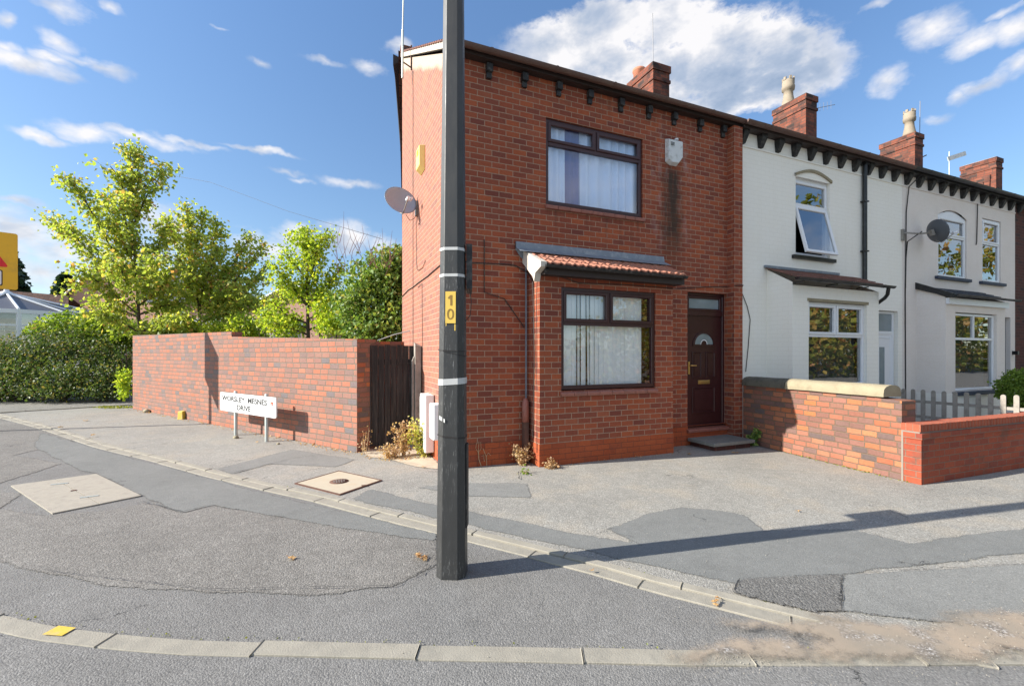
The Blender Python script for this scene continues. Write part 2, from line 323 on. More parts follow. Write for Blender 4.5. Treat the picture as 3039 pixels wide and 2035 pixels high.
def leafmat(name, stops, trans=.5, rough=.5):
    m, t = mat(name)
    r = t.n('ShaderNodeNewGeometry').outputs['Random Per Island']
    c = t.ramp(r, stops)
    d = t.n('ShaderNodeBsdfPrincipled', {'Base Color': c, 'Roughness': rough, 'Specular IOR Level': .4})
    tc_ = t.mix(.6, c, (1., .95, .30, 1), 'MULTIPLY')
    tr = t.n('ShaderNodeBsdfTranslucent', {'Color': t.mix(1., c, (1.9, 1.85, 1.0, 1), 'MULTIPLY')})
    mx = t.n('ShaderNodeMixShader', {0: trans, 1: d.outputs[0], 2: tr.outputs[0]})
    t.n('ShaderNodeOutputMaterial', {'Surface': mx.outputs[0]})
leafmat('leaf_maple', [(0, (.16, .23, .045)), (.35, (.26, .33, .065)), (.7, (.36, .40, .085)), (.90, (.44, .42, .10)), (.96, (.46, .32, .10)), (1, (.38, .20, .08))])
leafmat('leaf_yellow', [(0, (.17, .27, .03)), (.5, (.30, .39, .04)), (.9, (.42, .46, .06)), (1, (.46, .42, .07))])
leafmat('leaf_dark', [(0, (.07, .14, .03)), (.5, (.15, .25, .05)), (.85, (.26, .35, .08)), (1, (.36, .34, .11))], .3)
leafmat('leaf_hedge', [(0, (.035, .075, .022)), (.5, (.085, .13, .035)), (.85, (.16, .19, .055)), (1, (.25, .19, .07))], .3)
leafmat('leaf_bright', [(0, (.08, .15, .018)), (.6, (.19, .27, .03)), (1, (.28, .32, .05))], .4)
leafmat('leaf_ball', [(0, (.10, .17, .02)), (1, (.24, .33, .05))], .3)
leafmat('leaf_conifer', [(0, (.012, .035, .018)), (1, (.035, .07, .03))], .15)
leafmat('leaf_dry', [(0, (.30, .16, .08)), (.4, (.48, .31, .17)), (.8, (.62, .48, .28)), (1, (.32, .20, .13))], .3)
leafmat('leaf_weed', [(0, (.20, .26, .04)), (.5, (.48, .47, .10)), (.8, (.62, .55, .22)), (1, (.35, .20, .08))], .4)
leafmat('leaf_fallen', [(0, (.42, .23, .09)), (.5, (.55, .36, .16)), (1, (.36, .15, .06))], .2)
leafmat('moss', [(0, (.14, .17, .03)), (1, (.30, .30, .06))], .3)
leafmat('leaf_autumn', [(0, (.10, .14, .02)), (.5, (.24, .25, .04)), (.8, (.38, .28, .06)), (1, (.36, .16, .06))], .4)

def asphalt(name, lo, hi, cell=95., speck=.36, bump=.55, warm=None, soft=False):
    m, t = mat(name); P = OBJ(t)
    vo = t.n('ShaderNodeTexVoronoi', {'Vector': P, 'Scale': cell}, feature='F1')
    cellr = t.sep(vo.outputs['Color'])[0]
    big = t.noise(P, .8, 7, .62).outputs['Fac']; mid = t.noise(P, 7, 6, .7).outputs['Fac']
    f = t.m('MULTIPLY_ADD', big, .55, t.m('MULTIPLY', mid, .45))
    c = t.mix(t.mr(f, .34, .66), lo, hi)
    if warm: c = t.mix(t.mr(t.noise(P, 1.7, 5, .6).outputs['Fac'], .5, .68), c, warm)
    st = t.mr(t.noise(t.v('ADD', P, (7, 3, 0)), 1.3, 8, .72).outputs['Fac'], .56, .74)          # oil and damp stains
    c = t.mix(t.m('MULTIPLY', st, .30), c, (.11, .105, .095))
    c = t.mix(speck, c, t.ramp(cellr, [(0, .24), (.55, .48), (.9, .60), (1, .92)]), 'OVERLAY')
    gap = t.mr(vo.outputs['Distance'], .48, .78)
    c = t.mix(t.m('MULTIPLY', gap, .26), c, (.05, .05, .05))
    wv = t.v('SCALE', t.noise(P, 3, 5, .7).outputs['Color']); wv.node.inputs['Scale'].default_value = .35
    ck = t.n('ShaderNodeTexVoronoi', {'Vector': t.v('ADD', P, wv), 'Scale': .75}, feature='DISTANCE_TO_EDGE').outputs['Distance']
    ckm = t.m('MULTIPLY', t.mr(ck, .004, .001), t.mr(t.noise(P, .9, 3).outputs['Fac'], .55, .62))
    c = t.mix(t.m('MULTIPLY', ckm, .75), c, (.03, .03, .03))
    h = t.m('SUBTRACT', t.m('MULTIPLY', cellr, .5), t.m('MULTIPLY', vo.outputs['Distance'], 1.2))
    h = t.m('SUBTRACT', h, ckm)
    b = finish(t, c, .9, h, .005, bump, spec=.25)
    if soft: soften(t, b, P)
def soften(t, b, P):
    """ragged worn edge: 'edge' holds the distance in metres inside the patch outline"""
    a = t.n('ShaderNodeAttribute', attribute_name='edge').outputs['Fac']
    n = t.noise(P, 9, 6, .75).outputs['Fac']; n2 = t.noise(P, 90, 2).outputs['Fac']
    al = t.mr(t.m('ADD', a, t.m('ADD', t.m('MULTIPLY', t.m('SUBTRACT', n, .5), .10), t.m('MULTIPLY', t.m('SUBTRACT', n2, .5), .05))), -.008, .010)
    out = [x for x in t.t.nodes if x.type == 'OUTPUT_MATERIAL'][0]
    mx = t.n('ShaderNodeMixShader', {0: al, 1: t.n('ShaderNodeBsdfTransparent').outputs[0], 2: b.outputs[0]})
    t.L.new(mx.outputs[0], out.inputs['Surface'])
asphalt('asphalt_grey', (.178, .172, .162), (.240, .232, .218), 105)
asphalt('asphalt_brown', (.170, .160, .145), (.262, .248, .225), 88, .5, soft=True)
asphalt('asphalt_fore', (.27, .258, .230), (.375, .358, .320), 98, .5, warm=(.37, .335, .28))
asphalt('asphalt_teal', (.185, .187, .177), (.245, .246, .232), 170, .3, .5, soft=True)
asphalt('asphalt_mid', (.215, .214, .20), (.28, .277, .258), 140, .35, .5, soft=True)
asphalt('asphalt_dark', (.145, .140, .130), (.205, .198, .184), 78, .55, .9, soft=True)
asphalt('asphalt_worn', (.22, .208, .185), (.31, .292, .26), 120, .5, .6)
apron()
plain('tar', (.035, .035, .035), .8, .3, 20)
def sandmat():
    m, t = mat('sand'); P = OBJ(t)
    a = t.n('ShaderNodeAttribute', attribute_name='edge').outputs['Fac']
    n = t.noise(P, 4.5, 8, .72).outputs['Fac']; f = t.noise(P, 220, 3).outputs['Fac']
    al = t.mr(t.m('ADD', a, t.m('ADD', t.m('MULTIPLY', t.m('SUBTRACT', n, .5), .42), t.m('MULTIPLY', t.m('SUBTRACT', f, .5), .14))), -.03, .07)
    c = t.mix(t.mr(t.noise(P, 2.2, 6, .65).outputs['Fac'], .35, .65), (.40, .315, .235), (.31, .265, .21))
    vo = t.n('ShaderNodeTexVoronoi', {'Vector': P, 'Scale': 110.}, feature='F1')
    cr = t.sep(vo.outputs['Color'])[0]
    grit = t.mr(t.noise(P, 5, 4, .6).outputs['Fac'], .52, .66)
    c = t.mix(t.m('MULTIPLY', grit, .8), c, t.ramp(cr, [(0, (.12, .11, .10)), (.6, (.30, .26, .22)), (.93, (.5, .47, .44)), (1, (.75, .73, .7))]))
    b = finish(t, c, .95, t.m('ADD', f, t.m('MULTIPLY', cr, grit)), .004, .6, spec=.2)
    out = [x for x in t.t.nodes if x.type == 'OUTPUT_MATERIAL'][0]
    tr = t.n('ShaderNodeBsdfTransparent')
    mx = t.n('ShaderNodeMixShader', {0: t.m('MULTIPLY', al, .88), 1: tr.outputs[0], 2: b.outputs[0]})
    t.L.new(mx.outputs[0], out.inputs['Surface'])
sandmat()

# ------------------------------------------------------------------ mesh helpers
def rootloc(o):
    v = Vector((0, 0, 0))
    while o is not None: v += o.location; o = o.parent
    return v
class M:
    def __init__(s): s.v = []; s.f = []; s.sm = []
    def add(s, vs, fs, smooth=False):
        o = len(s.v); s.v += [Vector(p) for p in vs]
        for f in fs: s.f.append([i + o for i in f]); s.sm.append(smooth)
        return s
    def quad(s, *p): return s.add(p, [list(range(len(p)))])
    def box(s, x0, x1, y0, y1, z0, z1):
        v = [(x, y, z) for z in (z0, z1) for y in (y0, y1) for x in (x0, x1)]
        return s.add(v, [(0, 2, 3, 1), (4, 5, 7, 6), (0, 1, 5, 4), (2, 6, 7, 3), (0, 4, 6, 2), (1, 3, 7, 5)])
    def obox(s, c, ex, l, wd, h, up=(0, 0, 1)):
        ex = Vector(ex).normalized(); up = Vector(up); ey = up.cross(ex).normalized(); ez = ex.cross(ey); c = Vector(c)
        v = [c + ex * (i * l / 2) + ey * (j * wd / 2) + ez * (k * h / 2) for k in (-1, 1) for j in (-1, 1) for i in (-1, 1)]
        return s.add(v, [(0, 2, 3, 1), (4, 5, 7, 6), (0, 1, 5, 4), (2, 6, 7, 3), (0, 4, 6, 2), (1, 3, 7, 5)])
    def prism(s, poly, a, b):
        """poly: list of 3d points; extruded by vector b-a"""
        a = Vector(a); b = Vector(b); n = len(poly); P0 = [Vector(p) + a for p in poly]; P1 = [Vector(p) + b for p in poly]
        return s.add(P0 + P1, [list(range(n))[::-1], list(range(n, 2 * n))] + [(i, (i + 1) % n, n + (i + 1) % n, n + i) for i in range(n)])
    def tube(s, pts, r, n=8, caps=True, smooth=True):
        pts = [Vector(p) for p in pts]; rs = r if isinstance(r, (list, tuple)) else [r] * len(pts)
        vs = []; ref = None
        for i, p in enumerate(pts):
            t = (pts[min(i + 1, len(pts) - 1)] - pts[max(i - 1, 0)]).normalized()
            if ref is None: ref = t.orthogonal().normalized()
            ref = (ref - t * ref.dot(t)); ref = ref.normalized() if ref.length > 1e-6 else t.orthogonal().normalized()
            bn = t.cross(ref)
            vs += [p + (ref * math.cos(2 * math.pi * k / n) + bn * math.sin(2 * math.pi * k / n)) * rs[i] for k in range(n)]
        fs = [(i * n + k, i * n + (k + 1) % n, (i + 1) * n + (k + 1) % n, (i + 1) * n + k) for i in range(len(pts) - 1) for k in range(n)]
        s.add(vs, fs, smooth)
        if caps: s.add(vs[:n], [list(range(n))[::-1]]); s.add(vs[-n:], [list(range(n))])
        return s
    def lathe(s, c, prof, n=20, smooth=True):
        c = Vector(c); vs = [c + Vector((r * math.cos(2 * math.pi * k / n), r * math.sin(2 * math.pi * k / n), z)) for r, z in prof for k in range(n)]
        return s.add(vs, [(i * n + k, i * n + (k + 1) % n, (i + 1) * n + (k + 1) % n, (i + 1) * n + k) for i in range(len(prof) - 1) for k in range(n)], smooth)
    def build(s, name, m, parent=None, label=None, bevel=0.):
        me = bpy.data.meshes.new(name)
        off = rootloc(parent) if parent is not None else Vector((0, 0, 0))
        me.from_pydata([tuple(v) for v in s.v], [], s.f)
        uvl = me.uv_layers.new(name='UVMap'); data = []
        for p in me.polygons:
            n = p.normal
            if abs(n.z) > .75:
                for li in p.loop_indices: c = me.vertices[me.loops[li].vertex_index].co; data += [c.x, c.y]
            else:
                t = Vector((-n.y, n.x, 0)).normalized()
                if abs(t.x) >= abs(t.y):
                    if t.x < 0: t = -t
                elif t.y < 0: t = -t
                for li in p.loop_indices: c = me.vertices[me.loops[li].vertex_index].co; data += [c.dot(t), c.z]
        uvl.data.foreach_set('uv', data)
        me.polygons.foreach_set('use_smooth', s.sm)
        if off.length: me.transform(Matrix.Translation(-off))
        me.materials.append(MATS[m] if isinstance(m, str) else m)
        me.update()
        o = bpy.data.objects.new(name, me); COL.objects.link(o)
        if parent is not None: o.parent = parent
        if bevel:
            b = o.modifiers.new('bevel', 'BEVEL'); b.width = bevel; b.segments = 2; b.limit_method = 'ANGLE'
        if label: o['label'] = label
        return o
def thing(name, label, cat, loc=(0, 0, 0), group=None):
    o = bpy.data.objects.new(name, None); COL.objects.link(o); o.location = loc; o.empty_display_size = .2
    return tag(o, label, cat, group)
def tag(o, label, cat, group=None):
    o['label'] = label; o['category'] = cat
    if group: o['group'] = group
    return o
def struct(o): o['kind'] = 'structure'; return o
def dup(root, loc, label=None):
    r = root.copy(); COL.objects.link(r); r.location = loc
    if label: r['label'] = label
    for ch in list(root.children):
        c = ch.copy(); COL.objects.link(c); c.parent = r
        for g in list(ch.children):
            d_ = g.copy(); COL.objects.link(d_); d_.parent = c
    return r

# ------------------------------------------------------------------ ground
g = M(); g.quad((-400, -400, 0), (400, -400, 0), (400, 400, 0), (-400, 400, 0))
struct(g.build('ground', 'asphalt_grey'))
def smooth_poly(pts, jit=.012, step=.12, seed=1):
    out = []; n = len(pts)
    for i in range(n):
        a = Vector((*pts[i], 0)); b = Vector((*pts[(i + 1) % n], 0)); k = max(1, int((b - a).length / step))
        for q in range(k):
            p = a.lerp(b, q / k); nn = noise.noise_vector(p * 3.1 + Vector((seed, 0, 0)))
            out.append((p.x + nn.x * jit * 2, p.y + nn.y * jit * 2))
    return out
def sheet(name, pts, z, m, jit=.012, seed=1):
    from mathutils.geometry import tessellate_polygon
    P = smooth_poly(pts, jit, .12, seed); V3 = [Vector((x, y, z)) for x, y in P]
    mm = M(); tri = tessellate_polygon([V3])
    fs = []
    for t_ in tri:
        a, b, c = (V3[i] for i in t_)
        fs.append(t_ if (b - a).cross(c - a).z > 0 else t_[::-1])
    mm.add(V3, fs)
    return struct(mm.build(name, m))
def soft_sheet(name, pts, z, m, jit=.012, seed=1, st=.045):
    P = smooth_poly(pts, jit, .12, seed); E = [(P[i], P[(i + 1) % len(P)]) for i in range(len(P))]
    x0, x1 = min(p[0] for p in P) - .12, max(p[0] for p in P) + .12; y0, y1 = min(p[1] for p in P) - .12, max(p[1] for p in P) + .12
    st = max(st, (x1 - x0) / 150, (y1 - y0) / 150); nx, ny = int((x1 - x0) / st) + 1, int((y1 - y0) / st) + 1; sd = []; vs = []
    for j in range(ny + 1):
        y = y0 + j * st
        for i in range(nx + 1):
            x = x0 + i * st; best = 9e9; ins = False
            for (ax_, ay_), (bx_, by_) in E:
                dx_, dy_ = bx_ - ax_, by_ - ay_; t_ = max(0, min(1, ((x - ax_) * dx_ + (y - ay_) * dy_) / (dx_ * dx_ + dy_ * dy_ + 1e-12)))
                q = (x - ax_ - t_ * dx_) ** 2 + (y - ay_ - t_ * dy_) ** 2
                if q < best: best = q
                if (ay_ > y) != (by_ > y) and x < ax_ + (y - ay_) / (by_ - ay_) * dx_: ins = not ins
            vs.append((x, y, z)); sd.append(math.sqrt(best) * (1 if ins else -1))
    fs = []
    for j in range(ny):
        for i in range(nx):
            a = j * (nx + 1) + i; q = (a, a + 1, a + nx + 2, a + nx + 1)
            if max(sd[k] for k in q) > -.09: fs.append(q)
    mm = M(); mm.add(vs, fs); o = mm.build(name, m); at_ = o.data.attributes.new('edge', 'FLOAT', 'POINT'); at_.data.foreach_set('value', sd)
    return struct(o)
far = [(-9.66, 10.55), (-7.31, 7.29), (-5.14, 4.06), (-3.83, 2.33), (-2.95, 1.10), (-2.12, .02), (-1.58, -.64), (-1.04, -1.39), (-.62, -1.955), (.01, -2.795), (.395, -3.325), (.60, -3.657), (.848, -3.979), (1.12, -4.345), (1.31, -4.577), (1.75, -4.98)]
road = [(-6.2, -.2), (-5.2, -1.05), (-4.3, -1.75), (-3.519, -2.39), (-3.129, -2.70), (-2.667, -2.99), (-2.309, -3.19), (-1.444, -3.60), (-.594, -3.985), (.165, -4.345), (1.146, -4.76), (2.2, -5.2), (3.6, -5.75), (6, -6.6)]
# forecourt on the house side of the edging stones
sheet('forecourt', far + [(2.3, -5.1), (3.2, -4.75), (4.3, -4.6), (9, -4.9), (16, -5.3), (16, -3.0), (5.3, -2.9), (5.5, -.2), (5.5, .1), (0, .05), (0, 1.5), (-1, 1.9), (-6.8, 10.7), (-8.2, 13)], .004, 'asphalt_fore', .004)
soft_sheet('old_pavement', [(-4.9, .9), (-4.766, .236), (-4.233, -.201), (-3.73, -.247), (-3.44, -.098), (-2.958, -.632), (-2.716, -.484), (-1.788, -1.37), (-.712, -2.341), (-.808, -2.80), (-1.186, -3.03), (-1.642, -2.94), (-2.365, -2.59), (-3.068, -2.2), (-3.587, -1.76), (-4.2, -1.2), (-5.4, -.2), (-6.3, 1.0), (-5.6, 1.3)], .0045, 'asphalt_brown', .02, 3)
soft_sheet('pavement_left', [(-5.4, 1.55), (-6.6, 1.2), (-8.8, 3.2), (-12, 8.5), (-9.9, 10.3), (-7.2, 6.9), (-5.9, 4.9), (-6.2, 3.6), (-5.2, 2.6)], .0042, 'asphalt_brown', .02, 9)
soft_sheet('trench_strip', [(-7.0, 6.25), (-5.04, 3.5), (-3.817, 1.86), (-2.13, -.40), (-.70, -2.21), (-.723, -2.387), (-1.788, -1.42), (-2.716, -.50), (-2.958, -.66), (-3.50, .12), (-4.47, 1.66), (-4.75, 1.95), (-5.35, 2.9), (-6.3, 4.4)], .0085, 'asphalt_teal', .015, 5)
soft_sheet('edge_strip', [(-1.35, -.85), (-.35, -2.13), (.50, -3.22), (.95, -3.83), (1.25, -4.25), (1.376, -4.45), (1.90, -4.15), (3.98, -4.55), (6.5, -4.8), (6.5, -4.3), (4.372, -4.22), (3.029, -4.009), (2.889, -3.6), (2.126, -3.331), (2.30, -2.95), (1.924, -2.53), (1.427, -2.535), (.817, -2.72), (.86, -3.15), (.40, -2.60), (-.10, -1.95), (-.85, -.95), (-1.1, -.55)], .008, 'asphalt_teal', .02, 6)
soft_sheet('patch_middle', [(.05, -.75), (.75, -1.1), (.55, -1.62), (-.1, -1.25), (-.55, -.7)], .0082, 'asphalt_mid', .015, 8)
soft_sheet('patch_gate', [(-2.1, 2.35), (-1.15, 1.15), (-1.45, .78), (-2.35, 1.35), (-2.75, .9), (-3.0, 1.3)], .0083, 'asphalt_mid', .015, 8)
soft_sheet('pavement_right', [(1.883, -4.146), (3.392, -4.60), (9, -5.2), (14, -5.6), (14, -7.5), (4, -6.0), (2.2, -5.0), (1.6, -4.6), (1.374, -4.453)], .0125, 'asphalt_mid', .008, 11)
soft_sheet('trench_patch', [(1.126, -3.90), (1.883, -4.146), (1.374, -4.453), (1.22, -4.40), (.93, -4.03)], .0165, 'asphalt_dark', .006, 12)
soft_sheet('gate_apron', [(-1.02, 1.95), (-.05, 2.1), (-.02, .62), (-.08, .05), (-.35, .30), (-.62, .82), (-.95, 1.25)], .0125, 'apron_concrete', .02, 13)
sheet('far_path', [(-14, 17.5), (-8, 15.2), (-7.2, 12.3), (-9.6, 11.0), (-16, 11.5)], .006, 'asphalt_worn', .03, 14)
# tar joints
tj = M()
def crack(pts, wd=.008, z=.021, seed=0):
    q = []
    for i in range(len(pts) - 1):
        a = Vector((*pts[i], z)); b = Vector((*pts[i + 1], z)); k = max(2, int((b - a).length / .03))
        for j in range(k): p = a.lerp(b, j / k); nn = noise.noise_vector(p * 9 + Vector((seed, 3, 0))); q.append(p + Vector((nn.x * .012, nn.y * .012, 0)))
    for i in range(len(q) - 1):
        n_ = (q[i + 1] - q[i]).cross(Vector((0, 0, 1))).normalized(); w0 = wd * rnd.uniform(.1, .9)
        tj.quad(q[i] - n_ * w0 / 2, q[i + 1] - n_ * w0 / 2, q[i + 1] + n_ * w0 / 2, q[i] + n_ * w0 / 2)
crack([(1.883, -4.146), (3.392, -4.60), (5.5, -4.85)]); crack([(1.126, -3.90), (1.883, -4.146), (1.40, -4.44)], .006)
crack([(1.126, -3.90), (.93, -4.03)], .02); crack([(-2.75, .95), (-2.0, 1.6), (-1.4, 1.75)], .012)
crack([(-3.45, -.10), (-2.96, -.64), (-2.72, -.49)], .012); crack([(-.72, -2.75), (-1.2, -3.02), (-2.36, -2.58), (-3.6, -1.75)], .008)
crack([(-.95, 1.3), (-.6, .75), (-.3, .4)], .007); crack([(-.82, -2.66), (-1.0, -2.95)], .012); crack([(.86, -.55), (.72, -.9)], .02)
struct(tj.build('tar_joints', 'tar'))

def stones(path, offs, z, m, name, seg=.9, gap=.007, z0=-.1, phase=.3):
    """row of kerb stones along a path: left offset offs=(a,b)"""
    P = [Vector((x, y, 0)) for x, y in path]; L = [0]
    for i in range(len(P) - 1): L.append(L[-1] + (P[i + 1] - P[i]).length)
    def at(s_):
        s_ = max(0, min(L[-1] - 1e-4, s_))
        for i in range(len(P) - 1):
            if L[i + 1] >= s_: return P[i].lerp(P[i + 1], (s_ - L[i]) / (L[i + 1] - L[i]))
    def nr(s_):
        t_ = (at(s_ + .15) - at(s_ - .15)).normalized(); return Vector((t_.y, -t_.x, 0))
    mm = M(); s0 = -phase
    while s0 < L[-1]:
        a, b = max(0, s0 + gap / 2), min(L[-1], s0 + seg - gap / 2); s0 += seg
        if b - a < .05: continue
        dzj = rnd.uniform(-.003, .003); dj = rnd.uniform(-.006, .006); K = 5; bot = []; vs = []
        for k in range(K + 1):
            s_ = a + (b - a) * k / K; c = at(s_); n_ = nr(s_)
            A, B = c + n_ * (offs[0] + dj), c + n_ * (offs[1] + dj)
            vs += [A + Vector((0, 0, z0)), A + Vector((0, 0, z[0] + dzj)), B + Vector((0, 0, z[1] + dzj)), B + Vector((0, 0, z0))]
        fs = []
        for k in range(K):
            o_ = 4 * k
            for e in range(3): fs.append((o_ + e, o_ + e + 1, o_ + 5 + e, o_ + 4 + e))
        fs += [(0, 1, 2, 3), (4 * K + 3, 4 * K + 2, 4 * K + 1, 4 * K)]
        mm.add(vs, fs)
    return struct(mm.build(name, m, bevel=.004))
stones(far, (.0, .075), (.024, .021), 'concrete_kerb', 'kerb_edging')
stones(far, (.083, .205), (.0115, .0125), 'concrete_kerb', 'drainage_channel', phase=.55)
stones(road, (.0, .118), (.011, .008), 'concrete_kerb', 'road_kerb', phase=.1)
stones([(-13.5, 11.6), (-9.9, 10.95), (-8.6, 11.4), (-7.3, 12.05)], (0, .12), (.03, .03), 'concrete_kerb', 'path_kerb')
# yellow paint on one road kerb stone
yp = M(); yp.quad((-3.15, -2.79, .0145), (-3.04, -2.85, .0135), (-3.0, -2.785, .0155), (-3.105, -2.72, .0165))
struct(yp.build('kerb_paint', 'yellow_paint'))
# sand washed over the kerbs
sd_ = soft_sheet('washed_sand', [(.42, -4.22), (.80, -4.32), (1.10, -4.42), (1.30, -4.48), (1.45, -4.62), (1.62, -4.74), (1.98, -4.76), (2.35, -4.86), (3.2, -5.12), (4.6, -5.5), (7, -6.2), (7, -7.0), (4.2, -6.1), (3.0, -5.62), (2.35, -5.38), (1.9, -5.16), (1.42, -4.98), (1.12, -4.86), (.72, -4.66), (.30, -4.50), (.05, -4.42), (.3, -4.35), (.62, -4.46), (.95, -4.62), (.78, -4.42)], .0275, 'sand', .02, 21)
for v in sd_.data.vertices: v.co.z += noise.noise(v.co * 3) * .004
sd_['kind'] = 'stuff'; sd_['label'] = 'tan sand and grit washed over the road kerb'; sd_['category'] = 'sand'

# ------------------------------------------------------------------ building helpers
def wall(mm, x0, x1, y, z0, z1, holes, depth):
    """front wall facing -y with rectangular openings and reveals"""
    xs = sorted({x0, x1, *[h[0] for h in holes], *[h[1] for h in holes]}); zs = sorted({z0, z1, *[h[2] for h in holes], *[h[3] for h in holes]})
    for i in range(len(xs) - 1):
        for k in range(len(zs) - 1):
            cx, cz = (xs[i] + xs[i + 1]) / 2, (zs[k] + zs[k + 1]) / 2
            if any(h[0] < cx < h[1] and h[2] < cz < h[3] for h in holes): continue
            mm.quad((xs[i], y, zs[k]), (xs[i + 1], y, zs[k]), (xs[i + 1], y, zs[k + 1]), (xs[i], y, zs[k + 1]))
    for a, b, c, e in holes:
        y2 = y + depth
        mm.quad((a, y, c), (a, y, e), (a, y2, e), (a, y2, c)); mm.quad((b, y, e), (b, y, c), (b, y2, c), (b, y2, e))
        mm.quad((a, y, e), (b, y, e), (b, y2, e), (a, y2, e)); mm.quad((b, y, c), (a, y, c), (a, y2, c), (b, y2, c))
    return mm
def bar(mm, x0, x1, z0, z1, y0, y1): mm.box(x0, x1, y0, y1, z0, z1)
def framebars(mm, x0, x1, z0, z1, t_, y0, y1, ch=.006):
    """rectangular frame with a small chamfered inner edge"""
    def ring(o, y): return [(x0 + o, y, z0 + o), (x1 - o, y, z0 + o), (x1 - o, y, z1 - o), (x0 + o, y, z1 - o)]
    R = [ring(0, y1), ring(0, y0 + ch), ring(ch, y0), ring(t_ - ch * 1.6, y0), ring(t_, y0 + ch * 2), ring(t_, y1)]
    vs = [p for r in R for p in r]
    fs = [(a * 4 + k, a * 4 + (k + 1) % 4, (a + 1) * 4 + (k + 1) % 4, (a + 1) * 4 + k) for a in range(5) for k in range(4)]
    mm.add(vs, fs)
def window(par, x0, x1, z0, z1, y, m, zt=None, xm=None, ft=.055, gl='glass', top_sash=True, full_mull=False, label=None):
    f = M(); panes = []
    framebars(f, x0, x1, z0, z1, ft, y, y + .07)
    i0, i1, j0, j1 = x0 + ft, x1 - ft, z0 + ft, z1 - ft
    if zt:
        bar(f, i0 - .002, i1 + .002, zt - ft * .5, zt + ft * .5, y + .002, y + .066)
        lo = (i0, i1, j0, zt - ft * .5); tops = []
        if xm:
            bar(f, xm - ft * .45, xm + ft * .45, zt + ft * .5, j1 + .001, y + .003, y + .064)
            tops = [(i0, xm - ft * .45, zt + ft * .5, j1), (xm + ft * .45, i1, zt + ft * .5, j1)]
        else: tops = [(i0, i1, zt + ft * .5, j1)]
        for q in tops:
            if top_sash: framebars(f, q[0] - .012, q[1] + .012, q[2] - .012, q[3] + .012, .052, y - .016, y + .03); q = (q[0] + .036, q[1] - .036, q[2] + .036, q[3] - .036)
            panes.append(q)
        panes.append(lo)
    else: panes.append((i0, i1, j0, j1))
    o = f.build('window', m, par, label)
    for q in panes:
        g_ = M(); g_.quad((q[0] - .004, y + .034, q[2] - .004), (q[1] + .004, y + .034, q[2] - .004), (q[1] + .004, y + .034, q[3] + .004), (q[0] - .004, y + .034, q[3] + .004))
        g_.build('pane', gl, o)
    return o
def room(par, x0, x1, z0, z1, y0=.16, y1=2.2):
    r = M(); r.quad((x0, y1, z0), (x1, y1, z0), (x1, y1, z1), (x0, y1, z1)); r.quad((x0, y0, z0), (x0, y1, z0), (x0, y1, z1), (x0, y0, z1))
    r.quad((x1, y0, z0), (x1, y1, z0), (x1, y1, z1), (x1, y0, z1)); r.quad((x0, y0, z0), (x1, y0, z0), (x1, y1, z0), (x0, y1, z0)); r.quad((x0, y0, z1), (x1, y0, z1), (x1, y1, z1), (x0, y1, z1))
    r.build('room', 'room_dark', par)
def drape(par, x0, x1, z0, z1, y, m, amp=.03, waves=9, seed=0, name='curtain'):
    mm = M(); n = int((x1 - x0) / .012); vs = []
    for i in range(n + 1):
        x = x0 + (x1 - x0) * i / n; a = noise.noise(Vector((x * 2.3 + seed, 0, 0))) * 2.2
        yy = y + amp * math.sin((x - x0) / (x1 - x0) * waves * 6.283 + a * 2); yb = y + amp * 1.6 * math.sin((x - x0) / (x1 - x0) * waves * 6.283 + a * 2.6)
        vs += [(x, yb, z0), (x, yy, z1)]
    mm.add(vs, [(2 * i, 2 * i + 2, 2 * i + 3, 2 * i + 1) for i in range(n)], True)
    return mm.build(name, m, par)
def gutter(par, x0, x1, y, z, m, r=.06, step=.9, name='gutter'):
    """half round gutter with joint collars"""
    mm = M(); n = 9; pr = [(y + r * math.cos(math.pi + math.pi * k / (n - 1)), z + r * math.sin(math.pi + math.pi * k / (n - 1))) for k in range(n)]
    vs = [(x, a, b) for x in (x0, x1) for a, b in pr]; mm.add(vs, [(k, k + 1, n + k + 1, n + k) for k in range(n - 1)], True)
    pi = [(y + (r - .006) * math.cos(math.pi + math.pi * k / (n - 1)), z + .001 + (r - .006) * math.sin(math.pi + math.pi * k / (n - 1))) for k in range(n)]
    vs = [(x, a, b) for x in (x0, x1) for a, b in pi]; mm.add(vs, [(k, n + k, n + k + 1, k + 1) for k in range(n - 1)], True)
    for x in (x0, x1): mm.add([(x, a, b) for a, b in pr], [list(range(n))])
    x = x0 + step * .6
    while x < x1:
        rr = r + .007; q = [(y + rr * math.cos(math.pi + math.pi * k / (n - 1)), z + .002 + rr * math.sin(math.pi + math.pi * k / (n - 1))) for k in range(n)]
        mm.add([(xx, a, b) for xx in (x, x + .04) for a, b in q], [(k, k + 1, n + k + 1, n + k) for k in range(n - 1)], True)
        x += step
    return mm.build(name, m, par)
